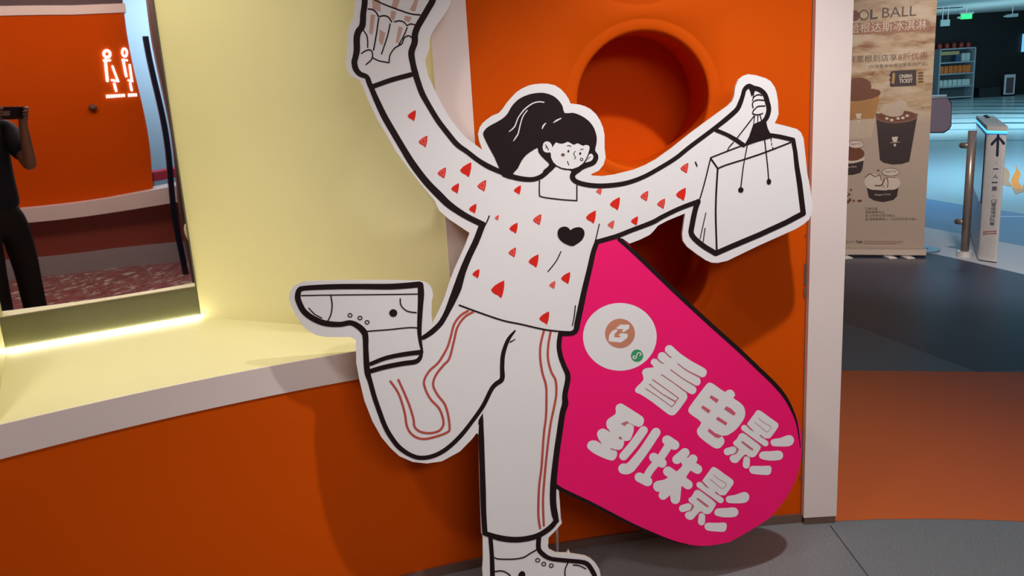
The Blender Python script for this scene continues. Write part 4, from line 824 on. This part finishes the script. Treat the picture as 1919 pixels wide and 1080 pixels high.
for i, (t_, x, y, w, h) in enumerate((('·',1866.5,305,1.5,1.5),('一',1861,317.5,10,1.6),('人',1860,334.5,10.5,7),('一',1858.5,343,11,1.8),('票',1858.3,358,10,8),('·',1860.5,368,1.5,1.5),('口',1857.6,380,9.5,5.5),('罩',1857.2,387.5,9.5,6.5),('疫',1856.8,394.5,9.5,6.5),('情',1856.4,402,9.5,6.5),('排',1855.8,408.5,9.5,6),('队',1855,415,9.5,6),('等',1854.4,423,9.5,7))):
    text_mesh('gate_letters', t_, GP, (x, y), (x + w, y - .2), h, nv, gate, .0004, .0)
Art(GP, .0004).line([(1843, 434.5), (1867, 433)], 1.6, 1).line([(1843, 438.5), (1867, 437)], 1.6, 1).build('red_notice_print', mat('faded_red_print', (.45, .16, .13), .5), gate)
rp = fl(1807, 481)
rail = thing('barrier_post', 'slim steel barrier tube on a flange, left of the ticket gate', 'post', rp)
B().tube(rp + UZ * .03, rp + UZ * .955, .030, n=20).build('tube', M['dsteel'], rail, True)
B().tube(rp + UZ * .0, rp + UZ * .045, .055, n=24).build('flange', M['steel'], rail)
for z in (.845, .265): B().tube(rp - wd_ * .015 + UZ * z, rp - wd_ * .075 + UZ * z, .022, n=14).ball(rp - wd_ * .075 + UZ * z, .022, .022, .022).build('hinge_knob', M['dsteel'], rail, True)
# second gate, mostly hidden by the banner: only its flap and a bit of its top rail show
FP_ = Plane(np.array([1., 0, 0]), UZ, [4.2, 8.3, 0])
fg = thing('gate_flap', 'lilac octagonal barrier flap with dark rim sticking out beside the banner', 'gate', FP_.at(1740, 330))
fpx = [(1725,187),(1774,183),(1780,187),(1783.5,194),(1783,236),(1779,243),(1769,249.5),(1725,250)]
slab('flap_rim', FP_, fpx, -.012, 0, (M['blackm'], M['blackm']), fg)
slab('flap_panel', FP_, [(1725,188),(1774,184.2),(1778.5,188),(1782,195),(1781.5,235),(1777.5,241.5),(1768,247.6),(1725,248)], 0, .004, (mat('lilac_acrylic', (.33, .26, .31), .4),) * 2, fg)
B().tube(FP_.at(1700, 184), FP_.at(1773, 181), .018, n=12).build('top_bar', M['steel'], fg, True)
q = FP_.at(1722, 230); B().box((q[0], q[1] + .05, .55), .14, .14, 1.1).build('flap_post', M['steel'], fg)

# ------------------------------------------------------------------ far end of the hall
FY = 31.7
struct(B().box((16, FY + .1, CZ / 2), 60, .2, CZ).build('wall_far', M['blackw']))
def fw(x, y, yy=FY): return hit(x, y, np.array([0, 1., 0]), [0, yy, 0])
fr0, fr1 = fw(1757, 183.5, FY - .7), fw(1823.5, 182, FY - .7)
cx0, cx1 = fr0[0], fr1[0]; ftop = fw(1790, 91.5, FY - .7)[2]
case = thing('display_fridge', 'tall open display fridge with lit shelves at the far black wall', 'fridge', ((cx0 + cx1) / 2, FY - .4, 0))
yb = FY - .4; cw = cx1 - cx0
fm_ = mat('fridge_white', (.26, .30, .33), .4); fdk = mat('fridge_inside', (.05, .07, .08), .5)
B().box(((cx0 + cx1) / 2, FY - .12, ftop / 2), cw, .1, ftop).build('back_panel', fdk, case)
for x in (cx0 + .02, cx1 - .02): B().box((x, yb, ftop / 2), .05, .6, ftop).build('side_panel', fm_, case)
zs_ = [fw(1790, y, FY - .7)[2] for y in (91.5, 117, 138.5, 162.5, 182.5)]
for z in zs_: B().box(((cx0 + cx1) / 2, yb, max(z, .03)), cw - .04, .58, .05).build('shelf', fm_, case)
B().box((cx0 + cw * .27, yb - .3, zs_[0] - .14), cw * .52, .02, .12).build('header_sign', mat('yellow_header', (.40, .28, .12), .5), case)
pr = [mat('red_pack', (.35, .03, .02), .5), mat('orange_pack', (.60, .14, .02), .5, noise=.5, nscale=20), mat('pale_pack', (.45, .52, .50), .5, noise=.4, nscale=25), mat('blue_pack', (.03, .07, .16), .5)]
ORD = ['first', 'second', 'third', 'fourth', 'fifth', 'sixth', 'seventh']
for i in range(5):
    x = cx0 + cw * (.10 + .2 * i); o = B().tube((x, yb, zs_[0] + .026), (x, yb, zs_[0] + .16), .09, .08).tube((x, yb, zs_[0] + .16), (x, yb, zs_[0] + .22), .08, .03).build('red_jar', pr[0])
    tag(o, 'small red jar on top of the far display fridge, %s from the left' % ORD[i], 'jar', 'red jars on the fridge')
def packs(nm, zi, xs, h, mt, lab, grp):
    for k_, x in enumerate(xs):
        o = B().box((cx0 + cw * x, yb - .05, zs_[zi] + .026 + h / 2), cw * .11, .25, h).box((cx0 + cw * x, yb - .05, zs_[zi] + .030 + h), cw * .09, .2, .03).build(nm, mt); tag(o, lab + (', %s from the left' % ORD[k_] if len(xs) > 1 else ''), 'pack', grp)
packs('orange_pack', 2, (.12, .25, .38, .51, .64, .77, .88), .24, pr[1], 'orange snack pack on the middle shelf of the far fridge', 'orange packs in the fridge')
packs('pale_pack', 1, (.72, .84), .26, pr[2], 'pale snack pack on the upper shelf of the far fridge', 'pale packs on the upper shelf')
packs('blue_pack', 1, (.56,), .22, pr[3], 'dark blue pack on the upper shelf of the far fridge', 'blue packs')
packs('water_pack', 3, (.12, .25, .38, .51, .64, .77, .88), .20, pr[2], 'pale greenish pack on the lower shelf of the far fridge', 'pale packs on the lower shelf')
p, q = fw(1832, 183, FY - .5), fw(1873, 164, FY - .5)
o = B().box(((p[0] + q[0]) / 2, FY - .35, q[2] / 2), q[0] - p[0], .5, q[2]).box(((p[0] + q[0]) / 2, FY - .35, q[2] + .015), q[0] - p[0] + .06, .56, .03).build('black_cabinet', mat('black_cabinet', (.012, .014, .018), .5)); tag(o, 'low black cabinet against the far black wall, right of the fridge', 'cabinet')
p, q = fw(1880, 182, FY - .6), fw(1903, 139, FY - .6)
ps = thing('poster_stand', 'white framed poster standing on the floor before the far black wall', 'poster', ((p[0] + q[0]) / 2, FY - .6, 0))
xm, w_, h_ = (p[0] + q[0]) / 2, q[0] - p[0], q[2]
B().box((xm, FY - .6, h_ / 2 + .03), w_, .04, h_ - .06).build('frame', mat('poster_frame_white', (.50, .52, .55), .4), ps)
B().box((xm, FY - .625, h_ / 2 + .0), w_ * .68, .01, h_ * .72).build('picture', mat('poster_picture', (.10, .05, .06), .5, noise=.6, nscale=6), ps)
B().box((xm, FY - .58, .015), w_ * .9, .3, .03).build('stand_base', M['blackm'], ps)
p = fw(1811, 31, 27.); ex = thing('exit_sign', 'small glowing green exit sign hanging from the far ceiling', 'sign', p)
B().box(p, .32, .05, .14).build('lit_panel', mat('exit_green', (.05, .8, .2), .4, emit=(.02, 1.0, .12), es=1.6), ex)
B().box(p + np.array([0, .0, .10]), .42, .07, .05).box(p + np.array([-.2, 0, -.02]), .14, .05, .06).build('housing', mat('exit_housing', (.4, .45, .42), .5), ex); B().tube(p + UZ * .1, (p[0], p[1], CZ), .012).build('hanger', M['steel'], ex)
p = fw(1771, 43, 26.); hs_ = thing('hanging_sign', 'small white hanging sign left of the green exit sign', 'sign', p)
B().box(p, .27, .04, .18).build('sign_panel', mat('sign_grey', (.45, .55, .52), .5), hs_)
for dx in (-.08, .08): B().tube(p + np.array([dx, 0, .09]), (p[0] + dx, p[1], CZ), .012).build('hanger', M['steel'], hs_)
p = fw(1897, 29, 29.); pj = thing('projector', 'small white projector fixed under the far ceiling, near the right edge', 'projector', p)
B().box(p, .22, .3, .10).build('case', mat('projector_white', (.35, .40, .42), .5), pj); B().tube(p + np.array([-.1, -.1, 0]), p + np.array([-.34, -.1, -.02]), .05, .02).build('lens_hood', mat('projector_hood', (.35, .40, .42), .5), pj); B().tube(p + UZ * .05, (p[0], p[1], CZ), .015).build('hanger', M['steel'], pj)
p = fw(1924, 80, FY - .1); o = B().box((p[0], FY - .08, p[2]), .30, .05, .62).box((p[0], FY - .10, p[2]), .26, .02, .58).build('wall_screen', mat('blue_screen', (.1, .3, .5), .3, emit=(.15, .5, .85), es=1.0)); tag(o, 'glowing blue screen on the far black wall at the right edge', 'screen')
q = fl(1770, 15, CZ); o = B().box((q[0], q[1], CZ - .01), 1.0, .25, .02).build('ceiling_slot', M['blackw']); tag(o, 'dark slot vent in the pale blue ceiling above the hanging sign', 'vent')

for o in S.objects:
    if o.name.split('.')[0] in ('character_gaps', 'shirt_lines', 'paper_bag_lines', 'face_lines', 'shoe_lines', 'hand_lines', 'cup_lines', 'cup_tint', 'hair_highlight', 'ice_print', 'small_print_rules'):
        o['kind'] = 'stuff'
